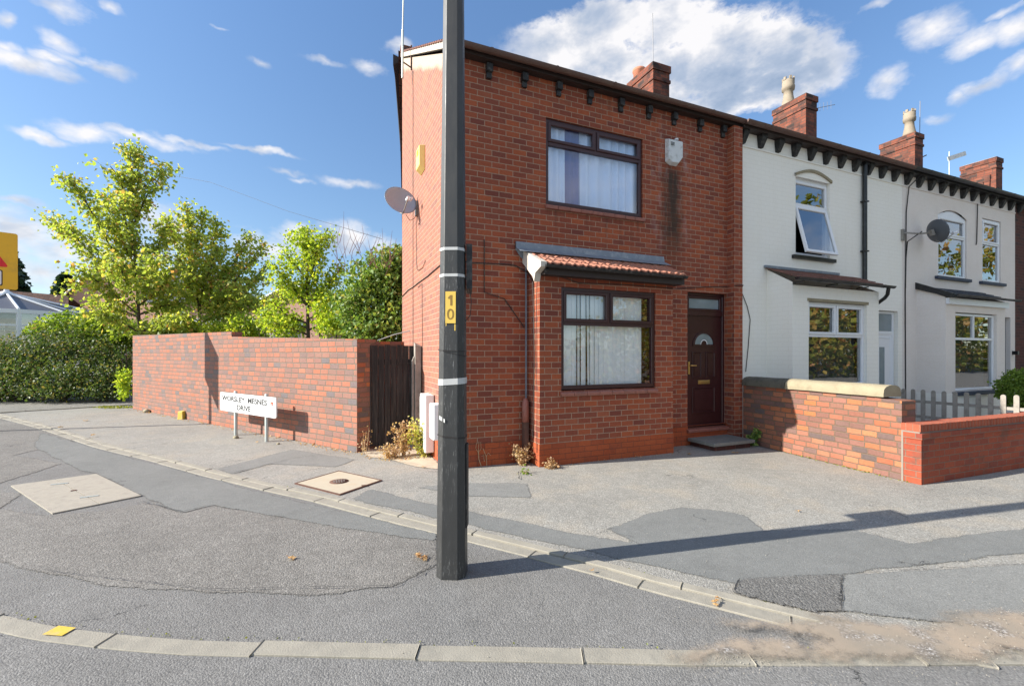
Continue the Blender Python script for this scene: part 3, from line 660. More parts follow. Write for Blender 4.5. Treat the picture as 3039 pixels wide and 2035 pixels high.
def chimney(par, x0, x1, y0, y1, z0, z1, pots, m='brick_chimney'):
    c = M(); c.box(x0, x1, y0, y1, z0, z1 - .42); c.box(x0 - .025, x1 + .025, y0 - .025, y1 + .025, z1 - .42, z1 - .34)
    c.box(x0 - .003, x1 + .003, y0 - .003, y1 + .003, z1 - .34, z1 - .17); c.box(x0 - .03, x1 + .03, y0 - .03, y1 + .03, z1 - .17, z1)
    o = c.build('chimney', m, par, bevel=.006)
    for (x, y, kind) in pots:
        p = M()
        if kind == 'squat': p.lathe((x, y, z1 - .01), [(.0, 0), (.15, 0), (.14, .22), (.165, .24), (.165, .30), (.13, .30), (.12, .1)], 18); mt = 'pot_terracotta'
        else: p.lathe((x, y, z1 - .01), [(.0, 0), (.19, 0), (.18, .08), (.135, .32), (.125, .48), (.17, .50), (.18, .60), (.165, .64), (.17, .74), (.145, .80), (.12, .80), (.11, .3)], 18); mt = 'pot_buff'
        if kind == 'tall':
            for k in range(6): a = k * 1.047; p.obox((x + .145 * math.cos(a), y + .145 * math.sin(a), z1 + .82), (math.cos(a), math.sin(a), 0), .04, .07, .09)
        p.build('chimney_pot', mt, o)
    fl = M(); fl.box(x0 + .04, x1 - .04, y0 + .04, y1 - .04, z1, z1 + .025); fl.build('flaunching', 'ridge_mortar', o)
    return o
def lean_roof(par, x0, x1, yf, zf, zb, kind):
    """small lean-to roof over a bay: rolled tiles or slates"""
    mm = M(); n = 4; step = abs(yf) / n
    if kind == 'pan':
        wv = .115
        cols = int((x1 - x0) / wv)
        for r in range(n):
            a0, a1 = yf + step * r, yf + step * (r + 1) + .05
            zz0 = zf + (zb - zf) * r / n; zz1 = zf + (zb - zf) * (r + 1) / n + .02
            K = cols * 6; vs = []
            for i in range(K + 1):
                x = x0 + (x1 - x0) * i / K; h = .022 * abs(math.sin(math.pi * i / 6)) + .006 * math.sin(i * 1.7 + r * 2)
                vs += [(x, a0, zz0 + h - .008), (x, a0, zz0 + h + .016), (x, a1, zz1 + h)]
            mm.add(vs, [(3 * i, 3 * i + 3, 3 * i + 4, 3 * i + 1) for i in range(K)] + [(3 * i + 1, 3 * i + 4, 3 * i + 5, 3 * i + 2) for i in range(K)])
        return mm.build('bay_roof', 'pantile', par)
    n = 5; step = abs(yf) / n
    for r in range(n):
        a0, a1 = yf + step * r, yf + step * (r + 1) + .04
        zz0 = zf + (zb - zf) * r / n; zz1 = zf + (zb - zf) * (r + 1) / n
        x = x0 - (.0 if r % 2 else .09)
        while x < x1:
            xa, xb = max(x, x0), min(x + .195, x1); x += .2
            if xb - xa < .02: continue
            dz_ = rnd.uniform(0, .005)
            mm.add([(xa, a0, zz0 + dz_), (xb, a0, zz0 + dz_), (xb, a0, zz0 + .016 + dz_), (xa, a0, zz0 + .016 + dz_), (xa, a1, zz1 + .014), (xb, a1, zz1 + .014)], [(0, 1, 2, 3), (3, 2, 5, 4), (0, 3, 4), (1, 5, 2)])
    return mm.build('bay_roof', 'old_tile' if kind == 'tile' else 'roof_slate', par)

# ------------------------------------------------------------------ brick end house
H1 = thing('brick_house', 'red brick end terrace house with dark brown windows and an orange tiled bay', 'house', (0, 0, 0))
ZT = 5.885
wm = M()
UPW = (1.57, 3.43, 3.96, 5.31); DR = (4.42, 5.385, .25, 2.76)
wall(wm, 0, 5.6, 0, 0.34, ZT, [UPW, (4.42, 5.385, .34, 2.76)], .11)
wm.quad((0, 0, .34), (0, 0, 5.9), (0, 3.76, 8.06), (0, 3.76, .34))          # gable
wm.quad((0, 3.76, 0), (0, 3.76, 8.05), (.95, 9.5, 5.2), (.95, 9.5, 0)); wm.quad((.95, 9.5, 0), (5.6, 9.5, 0), (5.6, 9.5, 5.2), (.95, 9.5, 5.2))
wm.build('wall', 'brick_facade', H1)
pm = M(); wall(pm, 0, 5.6, -.006, -.05, .34, [(4.42, 5.385, .25, .341)], .12); pm.quad((-.006, 0, 0), (-.006, 0, .34), (-.006, 3.76, .34), (-.006, 3.76, 0)); pm.quad((-.006, -.006, .34), (5.6, -.006, .34), (5.6, 0, .34), (-.006, 0, .34))
pm.build('plinth', 'brick_plinth', H1)
pi = M(); pi.box(5.385, 5.60, -.16, 0, 0, 5.86); pi.build('brick_pier', 'brick_facade', H1)
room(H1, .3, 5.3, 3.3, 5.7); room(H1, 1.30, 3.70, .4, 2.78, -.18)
# upper window
W1 = window(H1, 1.57, 3.43, 3.975, 5.31, .03, 'mahogany', 4.935, 2.50, .062, label='wide upper window with pale blue curtains')
drape(W1, 1.60, 1.96, 4.0, 5.29, .125, 'net_curtain', .018, 3); drape(W1, 2.24, 3.41, 4.0, 5.29, .13, 'net_curtain', .018, 6, 4)
drape(W1, 1.93, 2.27, 4.0, 5.29, .14, 'blue_curtain', .01, 2, 2, 'blue_curtain')
def tile_sill(par, x0, x1, y, z, n, m='sill_tile'):
    mm = M(); wd = (x1 - x0) / n
    for i in range(n):
        a, b = x0 + wd * i + .003, x0 + wd * (i + 1) - .003; dz_ = rnd.uniform(-.002, .002)
        mm.prism([(a, y + .10, z + dz_), (a, y - .012, z - .03 + dz_), (a, y - .02, z - .045 + dz_), (a, y - .012, z - .085), (a, y + .10, z - .085)], (0, 0, 0), (b - a, 0, 0))
    return mm.build('sill', m, par, bevel=.004)
tile_sill(W1, 1.55, 3.45, -.035, 3.975, 9)
# ground floor bay
B0, B1, BY = 1.268, 3.735, -.385
bm_ = M(); BW = (1.625, 3.375, 1.09, 2.635)
wall(bm_, B0, B1, BY, .33, 2.80, [BW], .10)
bm_.quad((B0, 0, .33), (B0, BY, .33), (B0, BY, 2.98), (B0, 0, 3.1)); bm_.quad((B1, BY, .33), (B1, 0, .33), (B1, 0, 3.1), (B1, BY, 2.9))
bay = bm_.build('bay', 'brick_facade', H1)
bp_ = M(); e_ = .007
bp_.quad((B0 - e_, BY - e_, 0), (B1 + e_, BY - e_, 0), (B1 + e_, BY - e_, .33), (B0 - e_, BY - e_, .33)); bp_.quad((B0 - e_, 0, 0), (B0 - e_, BY - e_, 0), (B0 - e_, BY - e_, .33), (B0 - e_, 0, .33))
bp_.quad((B1 + e_, BY - e_, 0), (B1 + e_, 0, 0), (B1 + e_, 0, .33), (B1 + e_, BY - e_, .33)); bp_.quad((B0 - e_, BY - e_, .33), (B1 + e_, BY - e_, .33), (B1 + e_, BY, .33), (B0 - e_, BY, .33))
bp_.build('bay_plinth', 'brick_plinth', H1)
W2 = window(H1, 1.625, 3.375, 1.105, 2.635, BY + .025, 'mahogany', 2.10, 2.49, .062, label='ground floor bay window with white vertical blinds')
tile_sill(W2, 1.60, 3.395, BY - .03, 1.10, 8)
bl = M(); x = 1.67
k_ = 0
while x < 3.22:
    a = rnd.uniform(-.16, .16) + (.45 if k_ in (4, 6) else 0); c_, s_ = math.cos(a), math.sin(a); hw = .044
    lean = .02 if k_ == 6 else 0
    bl.quad((x - hw * c_ + lean, BY + .125 - hw * s_, 1.14), (x + hw * c_ + lean, BY + .125 + hw * s_, 1.14), (x + hw * c_, BY + .125 + hw * s_, 2.62), (x - hw * c_, BY + .125 - hw * s_, 2.62)); x += .082; k_ += 1
bl.build('vertical_blind', 'blind', W2)
lean_roof(H1, 1.20, 3.82, -.60, 2.905, 3.20, 'pan')
fl = M(); fl.prism([(0, -.008, 3.33), (0, -.03, 3.33), (0, -.045, 3.235), (0, -.20, 3.155), (0, -.20, 3.15), (0, -.04, 3.225), (0, -.008, 3.22)], (1.05, 0, 0), (3.86, 0, 0))
fl.prism([(1.05, 0, 3.33), (1.05, 0, 3.21), (1.13, 0, 3.10), (1.22, 0, 3.05), (1.24, 0, 3.2)], (0, -.012, 0), (0, -.03, 0))
fl.build('lead_flashing', 'lead', H1)
cheek = M(); cheek.prism([(0, -.62, 2.93), (0, -.62, 2.86), (0, -.44, 2.80), (0, -.40, 2.68), (0, -.35, 2.76), (0, 0, 3.02), (0, 0, 3.22)], (1.17, 0, 0), (1.265, 0, 0)); cheek.build('roof_end_mortar', 'render_white', H1)
fa = M(); fa.box(1.262, 3.82, -.54, BY - .002, 2.77, 2.80); fa.box(1.262, 3.82, -.555, -.54, 2.765, 2.90); fa.box(3.74, 3.82, BY, -.003, 2.77, 2.80); fa.build('fascia', 'fascia_dark', H1)
gutter(H1, 1.24, 3.80, -.62, 2.89, 'black_matt', .042, .95)
ga = M(); ga.tube([(1.28, -.60, 2.84), (1.28, -.55, 2.80)], .03, 8); ga.build('gutter_outlet', 'black_matt', H1)
# waste pipe hood and drain channel in the corner by the bay
hd = M(); hd.lathe((1.19, -.07, .62), [(.0, .36), (.03, .35), (.05, .30), (.055, .20), (.055, 0), (.045, 0)], 12); hd.build('pipe_cowl', 'sill_tile', H1)
hp = M(); hp.box(1.155, 1.225, -.11, -.012, .02, .62); hp.build('pipe_duct', 'gutter_brown', H1)
jt = M(); jt.box(1.215, 1.235, -.022, -.001, .34, 2.95); jt.build('movement_joint', 'lead', H1)
# door
DF = M(); framebars(DF, 4.42, 5.385, .30, 2.755, .055, .06, .13); bar(DF, 4.47, 5.335, 2.345, 2.43, .062, .126)
framebars(DF, 4.475, 5.30, 2.43, 2.70, .045, .055, .10)
dfo = DF.build('door_frame', 'mahogany', H1)
tp = M(); tp.quad((4.50, .085, 2.45), (5.28, .085, 2.45), (5.28, .085, 2.68), (4.50, .085, 2.68)); tp.build('transom_light', 'glass_frost', dfo)
D1 = M(); D1.box(4.476, 5.33, .088, .13, .345, 2.345)
for a, b, c, e in ((4.61, 4.84, 1.20, 1.68), (4.94, 5.17, 1.20, 1.68), (4.61, 5.17, .55, 1.03)):
    framebars(D1, a, b, c, e, .028, .074, .09, .005); D1.box(a + .05, b - .05, .080, .09, c + .05, e - .05)
A = []; n = 16
for k in range(n + 1): th_ = math.pi * k / n; A.append((4.895 + .27 * math.cos(th_), 1.80 + .245 * math.sin(th_)))
Ai = [(4.895 + .225 * math.cos(math.pi * k / n), 1.815 + .20 * math.sin(math.pi * k / n)) for k in range(n + 1)]
for k in range(n): D1.add([(A[k][0], .076, A[k][1]), (A[k + 1][0], .076, A[k + 1][1]), (Ai[k + 1][0], .072, Ai[k + 1][1]), (Ai[k][0], .072, Ai[k][1]), (A[k][0], .09, A[k][1]), (A[k + 1][0], .09, A[k + 1][1])], [(0, 1, 2, 3), (0, 4, 5, 1)])
D1.box(4.625, 5.165, .072, .09, 1.785, 1.815)
do = D1.build('door', 'mahogany', H1, 'dark mahogany panelled front door with a fanlight')
fg = M(); Ar = [(4.895 + .07 * math.cos(math.pi * k / n), 1.815 + .075 * math.sin(math.pi * k / n)) for k in range(n + 1)]
fg.add([(p[0], .082, p[1]) for p in Ai] + [(p[0], .082, p[1]) for p in Ar], [(k, k + 1, n + 2 + k, n + 1 + k) for k in range(n)]); fg.build('fanlight', 'glass_frost', do)
le = M()
for k in range(n): le.quad((Ar[k][0], .080, Ar[k][1]), (Ar[k + 1][0], .080, Ar[k + 1][1]), (4.895 + (Ar[k + 1][0] - 4.895) * 1.2, .080, 1.815 + (Ar[k + 1][1] - 1.815) * 1.2), (4.895 + (Ar[k][0] - 4.895) * 1.2, .080, 1.815 + (Ar[k][1] - 1.815) * 1.2))
le.build('fanlight_beading', 'upvc_white', do)
hn = M(); hn.box(4.515, 4.548, .074, .088, 1.27, 1.50); hn.tube([(4.531, .08, 1.43), (4.531, .03, 1.43), (4.66, .028, 1.428)], .010, 8); hn.build('handle', 'brass', do, bevel=.003)
lb = M(); lb.box(4.755, 5.04, .076, .09, 1.085, 1.155); lb.box(4.78, 5.015, .070, .078, 1.10, 1.14); lb.build('letterbox', 'brass', do, bevel=.003)
tile_sill(H1, 4.40, 5.384, -.03, .31, 4, 'sill_tile').name = 'door_sill'
st = M(); st.box(4.40, 5.36, -.62, -.02, .085, .14); st2 = st; stp = st.build('doorstep', 'step_stone', H1, bevel=.006)
sb = M(); sb.box(4.47, 5.30, -.57, -.02, 0, .085); sb.build('step_base', 'brick_dark', stp)
# corbels, eaves gutter, fascia, roof
for x in (.62, 1.19, 1.78, 2.35, 2.955, 3.535, 4.09, 4.69, 5.255):
    c = M(); c.box(x - .048, x + .048, -.085, 0, 5.75, 5.87); c.box(x - .04, x + .04, -.045, 0, 5.665, 5.75); c.build('corbel', 'black_matt', H1, bevel=.008)
ef = M(); ef.box(-.02, 5.60, -.12, -.005, 5.886, 5.90); ef.box(-.02, 5.60, -.13, -.12, 5.886, 5.96); ef.build('eaves_board', 'fascia_dark', H1)
gutter(H1, -.06, 5.60, -.195, 5.972, 'gutter_brown', .058, 1.05)
def roof(par, x0, x1, rear, m):
    r = M(); r.prism([(x0, -.17, 5.945), (x0, -.17, 5.975), (x0, 3.86, 8.30), (x0, 3.86, 8.26)], (0, 0, 0), (x1 - x0, 0, 0))
    if rear: r.add([(-.07, 3.86, 8.28), (x1, 3.86, 8.28), (x1, 9.7, 5.1), (1.0, 9.7, 5.1), (-.07, 3.86, 8.24), (x1, 3.86, 8.24), (x1, 9.7, 5.06), (1.0, 9.7, 5.06)], [(0, 1, 2, 3), (7, 6, 5, 4), (0, 3, 7, 4), (2, 6, 7, 3)])
    else: r.prism([(x0, 3.86, 8.30), (x0, 3.86, 8.26), (x0, 8.2, 5.9), (x0, 8.2, 5.94)], (0, 0, 0), (x1 - x0, 0, 0))
    r.tube([(x0, 3.86, 8.29), (x1, 3.86, 8.29)], .11, 8)
    return r.build('roof', m, par)
rf = roof(H1, -.02, 5.60, True, 'roof_brown')
vg = M()
for i in range(13):   # verge mortar with tile ends above it
    y0, y1 = i * .3 - .15, i * .3 + .15; z0, z1 = 5.975 + y0 * .565 + .085, 5.975 + y1 * .565 + .085
    dz_ = rnd.uniform(-.006, .006)
    vg.add([(-.035, y0, z0 - .10), (-.035, y1, z1 - .10), (-.035, y1, z1 + dz_), (-.035, y0, z0 + dz_), (.02, y0, z0 - .10), (.02, y1, z1 - .10), (.02, y1, z1 + dz_), (.02, y0, z0 + dz_)], [(0, 3, 2, 1), (3, 7, 6, 2), (0, 1, 5, 4), (0, 4, 7, 3), (1, 2, 6, 5)])
vg.build('verge_mortar', 'ridge_mortar', rf)
te = M()
for i in range(26):
    y0 = i * .15 - .18; z0 = 5.975 + y0 * .565 + .10
    te.obox((.03, y0 + .06, z0 + .028), (0, 1, .44), .14, .17, .022)
te.build('tile_ends', 'old_tile', rf)
bb = M()   # dark bargeboard and soffit of the rear slope
bb.add([(-.14, 4.15, 8.36), (.20, 5.25, 7.76), (.35, 6.2, 7.22), (.35, 6.2, 7.10), (.20, 5.25, 7.60), (-.14, 4.15, 8.12), (.10, 4.15, 8.30), (.38, 6.2, 7.15)], [(0, 1, 2, 3, 4, 5), (0, 6, 7, 2), (5, 4, 3, 7, 6), (0, 5, 6)])
bb.build('bargeboard', 'fascia_dark', rf)
re_ = M(); re_.box(.75, 1.6, 9.35, 9.75, 5.1, 5.28); re_.build('rear_eaves', 'gutter_brown', rf)
ch1 = chimney(H1, 5.75 - .02, 6.23, 2.46, 3.42, 7.0, 8.66, [(5.92, 3.22, 'squat')])
ra = M(); ra.tube([(5.85, 2.6, 8.6), (5.83, 2.6, 9.95)], .009, 6); ra.build('whip_aerial', 'aerial', ch1)
# cables clipped to the brickwork
def cable(par, pts, r=.006, name='cable', m='cable_black'): c = M(); c.tube(pts, r, 5); return c.build(name, m, par)
X = -.012
cable(H1, [(X, 2.478, 7.05), (X, 2.478, 4.2), (X, 2.478, 2.95), (X, 2.47, 1.6)], .005)
cable(H1, [(X, 2.17, 4.2), (X, 2.14, 3.35), (X, 2.08, 3.19), (X, 1.96, 3.15), (X, 1.6, 3.14), (X, 1.367, 3.22)], .005)
cable(H1, [(X, 3.74, 2.88), (X, 3.0, 2.93), (X, 2.446, 2.92), (X, 2.0, 2.93), (X, 1.2, 2.93), (X, .35, 2.96), (X, -.012, 2.98), (.37, -.013, 2.957), (.94, -.013, 2.975), (1.05, -.013, 2.965), (1.15, -.02, 2.92), (1.24, -.05, 2.86), (1.25, -.2, 2.7), (1.25, -.25, 1.6), (1.25, -.2, .4)], .008)
cable(H1, [(X, 2.018, 2.85), (X, 1.653, 2.87), (X, 1.627, 2.2), (X, 1.62, 1.4)], .005)
cable(H1, [(.552, -.02, 3.31), (.552, -.013, 3.28), (.552, -.013, 2.54), (.87, -.013, 2.46), (1.195, -.013, 2.04)], .007)
cable(H1, [(1.30, BY - .08, 2.83), (1.9, BY - .03, 2.70), (2.8, BY - .02, 2.725), (3.70, BY - .02, 2.72), (3.90, -.2, 2.76), (4.2, -.012, 2.80), (4.8, -.012, 2.86), (5.38, -.012, 2.90), (5.40, -.172, 2.90), (5.60, -.172, 2.92), (5.72, -.02, 2.86), (5.90, -.013, 2.55), (5.98, -.013, 2.30), (5.93, -.013, 1.8), (5.86, -.013, 1.3)], .007)
cable(H1, [(1.255, -.33, 2.76), (1.24, -.34, 2.3), (1.25, -.31, 1.7), (1.245, -.35, 1.0), (1.25, -.33, .2)], .005)

# ------------------------------------------------------------------ white house
H2 = thing('white_house', 'white painted brick terrace house with an open upper window and black drainpipe', 'house', (5.6, 0, 0))
wm = M(); UW = (7.29, 8.36, 3.66, 5.30); D2 = (10.05, 10.84, .1, 2.64)
# wall with a segmental arch over the upper window
wall(wm, 5.6, 11.0, 0, 0, ZT, [(7.29, 8.36, 3.66, 5.30), D2], .12)
wm.build('wall', 'paint_white', H2)
am = M(); n = 12; top = [(7.25 + 1.15 * k / n, 5.27 + .14 * math.sin(math.pi * k / n)) for k in range(n + 1)]
for k in range(n): am.add([(top[k][0], -.035, top[k][1]), (top[k + 1][0], -.035, top[k + 1][1]), (top[k + 1][0], -.035, top[k + 1][1] + .055), (top[k][0], -.035, top[k][1] + .055), (top[k][0], -.003, top[k][1]), (top[k + 1][0], -.003, top[k + 1][1]), (top[k + 1][0], -.003, top[k + 1][1] + .055), (top[k][0], -.003, top[k][1] + .055)], [(0, 1, 2, 3), (0, 4, 5, 1), (3, 2, 6, 7)])
am.build('window_arch', 'stone_coping', H2)
am = M(); am.prism([(7.27, 0, 5.265)] + [(p[0], 0, p[1]) for p in top[1:-1]] + [(8.38, 0, 5.265)], (0, -.008, 0), (0, .01, 0)); am.build('arch_panel', 'paint_white', H2)
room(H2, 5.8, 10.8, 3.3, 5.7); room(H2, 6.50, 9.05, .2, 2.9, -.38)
w2 = M(); framebars(w2, 7.30, 8.35, 3.68, 5.21, .055, .05, .12); bar(w2, 7.354, 8.296, 4.67, 4.75, .052, .118); w2.box(7.30, 8.35, .06, .115, 5.21, 5.30)
w2o = w2.build('window', 'upvc_white', H2, 'upper window with its lower sash pushed open')
pn = M(); pn.quad((7.35, .085, 4.745), (8.30, .085, 4.745), (8.30, .085, 5.16), (7.35, .085, 5.16)); pn.build('pane', 'glass_dark', w2o)
# open sash, hinged at its top
sa = M(); framebars(sa, 7.33, 8.32, -1.02, 0, .06, 0, .05); SM = Matrix.Translation((0, .03, 4.69)) @ Matrix.Rotation(math.radians(-14), 4, 'X')
sa.v = [SM @ v for v in sa.v]; sao = sa.build('open_sash', 'upvc_white', w2o)
sg = M(); sg.quad((7.385, .028, -.965), (8.265, .028, -.965), (8.265, .028, -.055), (7.385, .028, -.055)); sg.v = [SM @ v for v in sg.v]; sg.build('sash_glass', 'glass_dark', w2o)
si = M(); si.box(7.17, 8.50, -.06, .05, 3.58, 3.655); si.build('sill', 'black_gloss', w2o, bevel=.006)
# bay
C0, C1, CY = 6.45, 9.10, -.53
bm_ = M(); wall(bm_, C0, C1, CY, 0, 2.93, [(6.90, 8.70, 1.0, 2.70)], .11)
bm_.quad((C0, 0, 0), (C0, CY, 0), (C0, CY, 2.98), (C0, 0, 3.3)); bm_.quad((C1, CY, 0), (C1, 0, 0), (C1, 0, 3.2), (C1, CY, 2.93)); bm_.build('bay', 'paint_white', H2)
lt = M(); lt.box(6.86, 8.74, CY - .012, CY + .05, 2.645, 2.70); lt.build('lintel', 'stone_coping', H2)
W3 = window(H2, 6.90, 8.70, 1.0, 2.645, CY + .06, 'upvc_white', 2.0, 7.80, .06, 'glass_dark', label='white framed bay window reflecting green trees')
s3 = M(); s3.box(6.86, 8.76, CY - .05, CY + .06, .93, 1.0); s3.build('sill', 'black_gloss', W3)
bl = M(); x = 6.98
while x < 8.64: bl.quad((x, CY + .24, 1.05), (x + .05, CY + .21, 1.05), (x + .05, CY + .21, 2.6), (x, CY + .24, 2.6)); x += .085
bl.build('vertical_blind', 'dish_dark', W3)
lean_roof(H2, 6.38, 9.20, -.70, 3.03, 3.33, 'tile')
f2 = M(); f2.box(6.36, 8.62, -.05, -.004, 3.325, 3.375); f2.build('lead_flashing', 'lead', H2)
gutter(H2, 6.28, 9.22, -.74, 3.03, 'black_gloss', .05, .98)
for x in (6.45, 7.4, 8.35): br_ = M(); br_.box(x, x + .03, -.74, CY, 2.955, 2.975); br_.build('gutter_bracket', 'black_gloss', H2)
dp = M(); dp.tube([(9.08, -.72, 3.0), (9.08, -.70, 2.86), (9.14, -.62, 2.80), (9.30, -.32, 2.66), (9.30, -.25, 2.60), (9.16, -.08, 2.50)], .036, 8); dp.build('swan_neck', 'black_gloss', H2)
dp = M(); dp.tube([(9.47, -.07, 5.90), (9.47, -.06, 5.7), (9.47, -.06, 3.22)], .045, 10); dp.box(9.40, 9.54, -.12, -.003, 5.82, 5.95)
for z in (5.0, 3.9): dp.box(9.40, 9.54, -.11, -.003, z, z + .03)
dp.build('drainpipe', 'black_gloss', H2)
# door of the white house
d2 = M(); framebars(d2, 10.06, 10.83, .12, 2.63, .055, .08, .14); bar(d2, 10.11, 10.78, 2.10, 2.17, .082, .136); d2.box(10.11, 10.78, .10, .13, .17, 2.1); framebars(d2, 10.16, 10.73, .25, 2.03, .03, .085, .105)
d2o = d2.build('door', 'upvc_white', H2, 'white door with a narrow dark glass strip')
dg = M(); dg.box(10.30, 10.48, .088, .099, .55, 1.80); dg.quad((10.12, .10, 2.175), (10.77, .10, 2.175), (10.77, .10, 2.575), (10.12, .10, 2.575)); dg.build('door_glass', 'glass_frost', d2o)
dh = M(); dh.box(10.19, 10.215, .075, .10, 1.25, 1.45); dh.build('handle', 'steel', d2o)
def corbel(par, x):
    c = M(); c.add([(x - .07, -.13, 5.88), (x + .07, -.13, 5.88), (x + .07, 0, 5.88), (x - .07, 0, 5.88), (x - .068, -.125, 5.81), (x + .068, -.125, 5.81), (x - .045, -.05, 5.645), (x + .045, -.05, 5.645), (x - .045, 0, 5.645), (x + .045, 0, 5.645), (x - .068, 0, 5.81), (x + .068, 0, 5.81)],
          [(0, 1, 5, 4), (4, 5, 7, 6), (6, 7, 9, 8), (0, 4, 10, 3), (4, 6, 8, 10), (1, 2, 11, 5), (5, 11, 9, 7), (0, 3, 2, 1)])
    c.build('corbel', 'black_matt', par)
def eaves(par, x0, x1, m):
    e = M(); e.box(x0, x1, -.17, -.002, 5.88, 5.90); e.box(x0, x1, -.185, -.17, 5.865, 5.96); e.build('eaves_board', m, par)
    gutter(par, x0, x1, -.24, 5.96, 'gutter_brown' if m == 'fascia_dark' else 'black_gloss', .062, 1.0)
for k in range(11): corbel(H2, 5.76 + k * .487)
eaves(H2, 5.601, 11.0, 'fascia_dark'); roof(H2, 5.601, 11.0, False, 'roof_brown')
ls = M(); ls.box(5.602, 10.99, -.02, -.003, 5.60, 5.63); ls.build('ledge', 'paint_white', H2)
c2 = chimney(H2, 11.2, 11.68, 2.44, 3.46, 7.0, 9.12, [(11.42, 3.13, 'tall')])
ya = M(); ya.tube([(11.78, 2.7, 8.2), (11.78, 2.7, 9.0)], .012, 6); ya.tube([(11.78, 2.7, 8.9), (12.6, 2.5, 9.12)], .008, 6)
for q in range(6): f_ = q / 6; ya.tube([(11.85 + .7 * f_, 2.68 - .2 * f_, 8.80 + .2 * f_), (11.85 + .7 * f_, 2.68 - .2 * f_, 9.04 + .2 * f_)], .004, 4)
ya.build('rooftop_aerial', 'aerial', c2)

# ------------------------------------------------------------------ grey rendered house
H3 = thing('grey_house', 'pale grey rendered terrace house with a slate roofed bay and white windows', 'house', (11, 0, 0))
wm = M(); wall(wm, 11.001, 16.46, 0, 0, ZT, [(12.52, 13.88, 3.57, 5.28), (14.66, 15.66, 3.57, 5.28), (15.72, 16.20, .1, 2.66)], .10); wm.build('wall', 'paint_grey', H3)
room(H3, 11.2, 16.3, 3.3, 5.7); room(H3, 11.66, 14.3, .75, 2.9, -.42)
wa = window(H3, 12.54, 13.86, 3.585, 5.12, .02, 'upvc_white', 4.62, None, .06, 'glass_dark', label='arched wide upper window beside the dish')
ar = M(); n = 10; pts = [(12.54 + 1.32 * k / n, .03, 5.12 + .14 * math.sin(math.pi * k / n)) for k in range(n + 1)]
ar.prism([(12.54, 0, 5.119)] + [(p[0], 0, p[2] + .002) for p in pts[1:-1]] + [(13.86, 0, 5.119)], (0, .025, 0), (0, .09, 0)); ar.build('arch_panel', 'upvc_white', wa)
am = M()
top = [(12.47 + 1.45 * k / n, 5.10 + .19 * math.sin(math.pi * k / n)) for k in range(n + 1)]
for k in range(n): am.quad((top[k][0], -.004, top[k][1] + .0), (top[k + 1][0], -.004, top[k + 1][1]), (top[k + 1][0], -.004, 5.34), (top[k][0], -.004, 5.34))
am.build('arch_infill', 'paint_grey', H3)
s = M(); s.box(12.38, 13.98, -.07, .02, 3.50, 3.575); s.build('sill', 'sill_blue', wa, bevel=.006)
wb = window(H3, 14.68, 15.64, 3.585, 5.26, .02, 'upvc_white', 4.62, None, .06, 'glass_dark', label='narrow upper window at the far end')
s = M(); s.box(14.50, 15.80, -.07, .02, 3.50, 3.575); s.build('sill', 'sill_blue', wb, bevel=.006)
G0, G1, GY = 11.60, 14.36, -.55
bm_ = M(); wall(bm_, G0, G1, GY, .72, 2.93, [(12.02, 13.94, .76, 2.62)], .09)
bm_.quad((G0, 0, .72), (G0, GY, .72), (G0, GY, 2.95), (G0, 0, 3.25)); bm_.quad((G1, GY, .72), (G1, 0, .72), (G1, 0, 3.2), (G1, GY, 2.95)); bm_.build('bay', 'paint_grey', H3)
bm_ = M(); bm_.box(G0 - .01, G1 + .01, GY - .01, -.003, 0, .72); bm_.build('bay_plinth', 'paint_white', H3)
W4 = window(H3, 12.03, 13.93, .77, 2.60, GY + .05, 'upvc_white', 2.0, 12.98, .055, 'glass_dark', top_sash=False, label='ground floor bay window behind the picket fence')
s = M(); s.box(11.88, 14.02, GY - .07, GY + .03, .66, .755); s.build('sill', 'sill_blue', W4, bevel=.008)
bl = M(); x = 12.1
while x < 13.88: bl.quad((x, GY + .24, .85), (x + .045, GY + .21, .85), (x + .045, GY + .21, 2.55), (x, GY + .24, 2.55)); x += .085
bl.build('vertical_blind', 'dish_dark', W4)
wf = M(); wf.box(G0 + .0, G1 + .02, GY - .07, GY - .005, 2.79, 2.93); wf.build('fascia', 'upvc_white', H3)
lean_roof(H3, 11.58, 14.50, -.72, 2.95, 3.28, 'slate')
be = M(); be.prism([(0, -.74, 3.0), (0, -.74, 2.90), (0, 0, 3.20), (0, 0, 3.36)], (11.54, 0, 0), (11.60, 0, 0)); be.build('bay_bargeboard', 'black_gloss', H3)
gutter(H3, 11.56, 14.5, -.76, 2.985, 'black_gloss', .045, .8)
dd_ = M(); dd_.box(15.74, 16.18, .09, .13, .1, 2.64); dd_.build('door', 'sill_blue', H3, 'dark blue door seen at a sharp angle')
for k in range(11): corbel(H3, 11.14 + k * .495)
eaves(H3, 11.001, 16.46, 'black_gloss'); roof(H3, 11.001, 16.46, False, 'roof_brown')
ls = M(); ls.box(11.002, 16.45, -.02, -.003, 5.60, 5.63); ls.build('ledge', 'paint_grey', H3)
cable(H3, [(11.44, -.2, 5.9), (11.22, -.03, 5.6), (11.13, -.02, 5.0), (11.10, -.015, 3.0), (11.12, -.015, .2)], .012)
cable(H3, [(11.30, -.25, 4.5), (11.18, -.02, 4.3), (11.12, -.02, 3.9), (11.10, -.02, 3.2)], .012)
cable(H3, [(14.35, -.03, 5.6), (14.33, -.02, 4.6), (14.30, -.02, 4.52)], .012)
cl_ = M(); cl_.box(16.28, 16.36, -.12, -.002, 1.62, 1.72); cl_.build('wall_lamp', 'black_gloss', H3)
c3 = chimney(H3, 16.65, 17.13, 2.44, 3.46, 7.0, 9.05, [(16.83, 2.68, 'tall')])
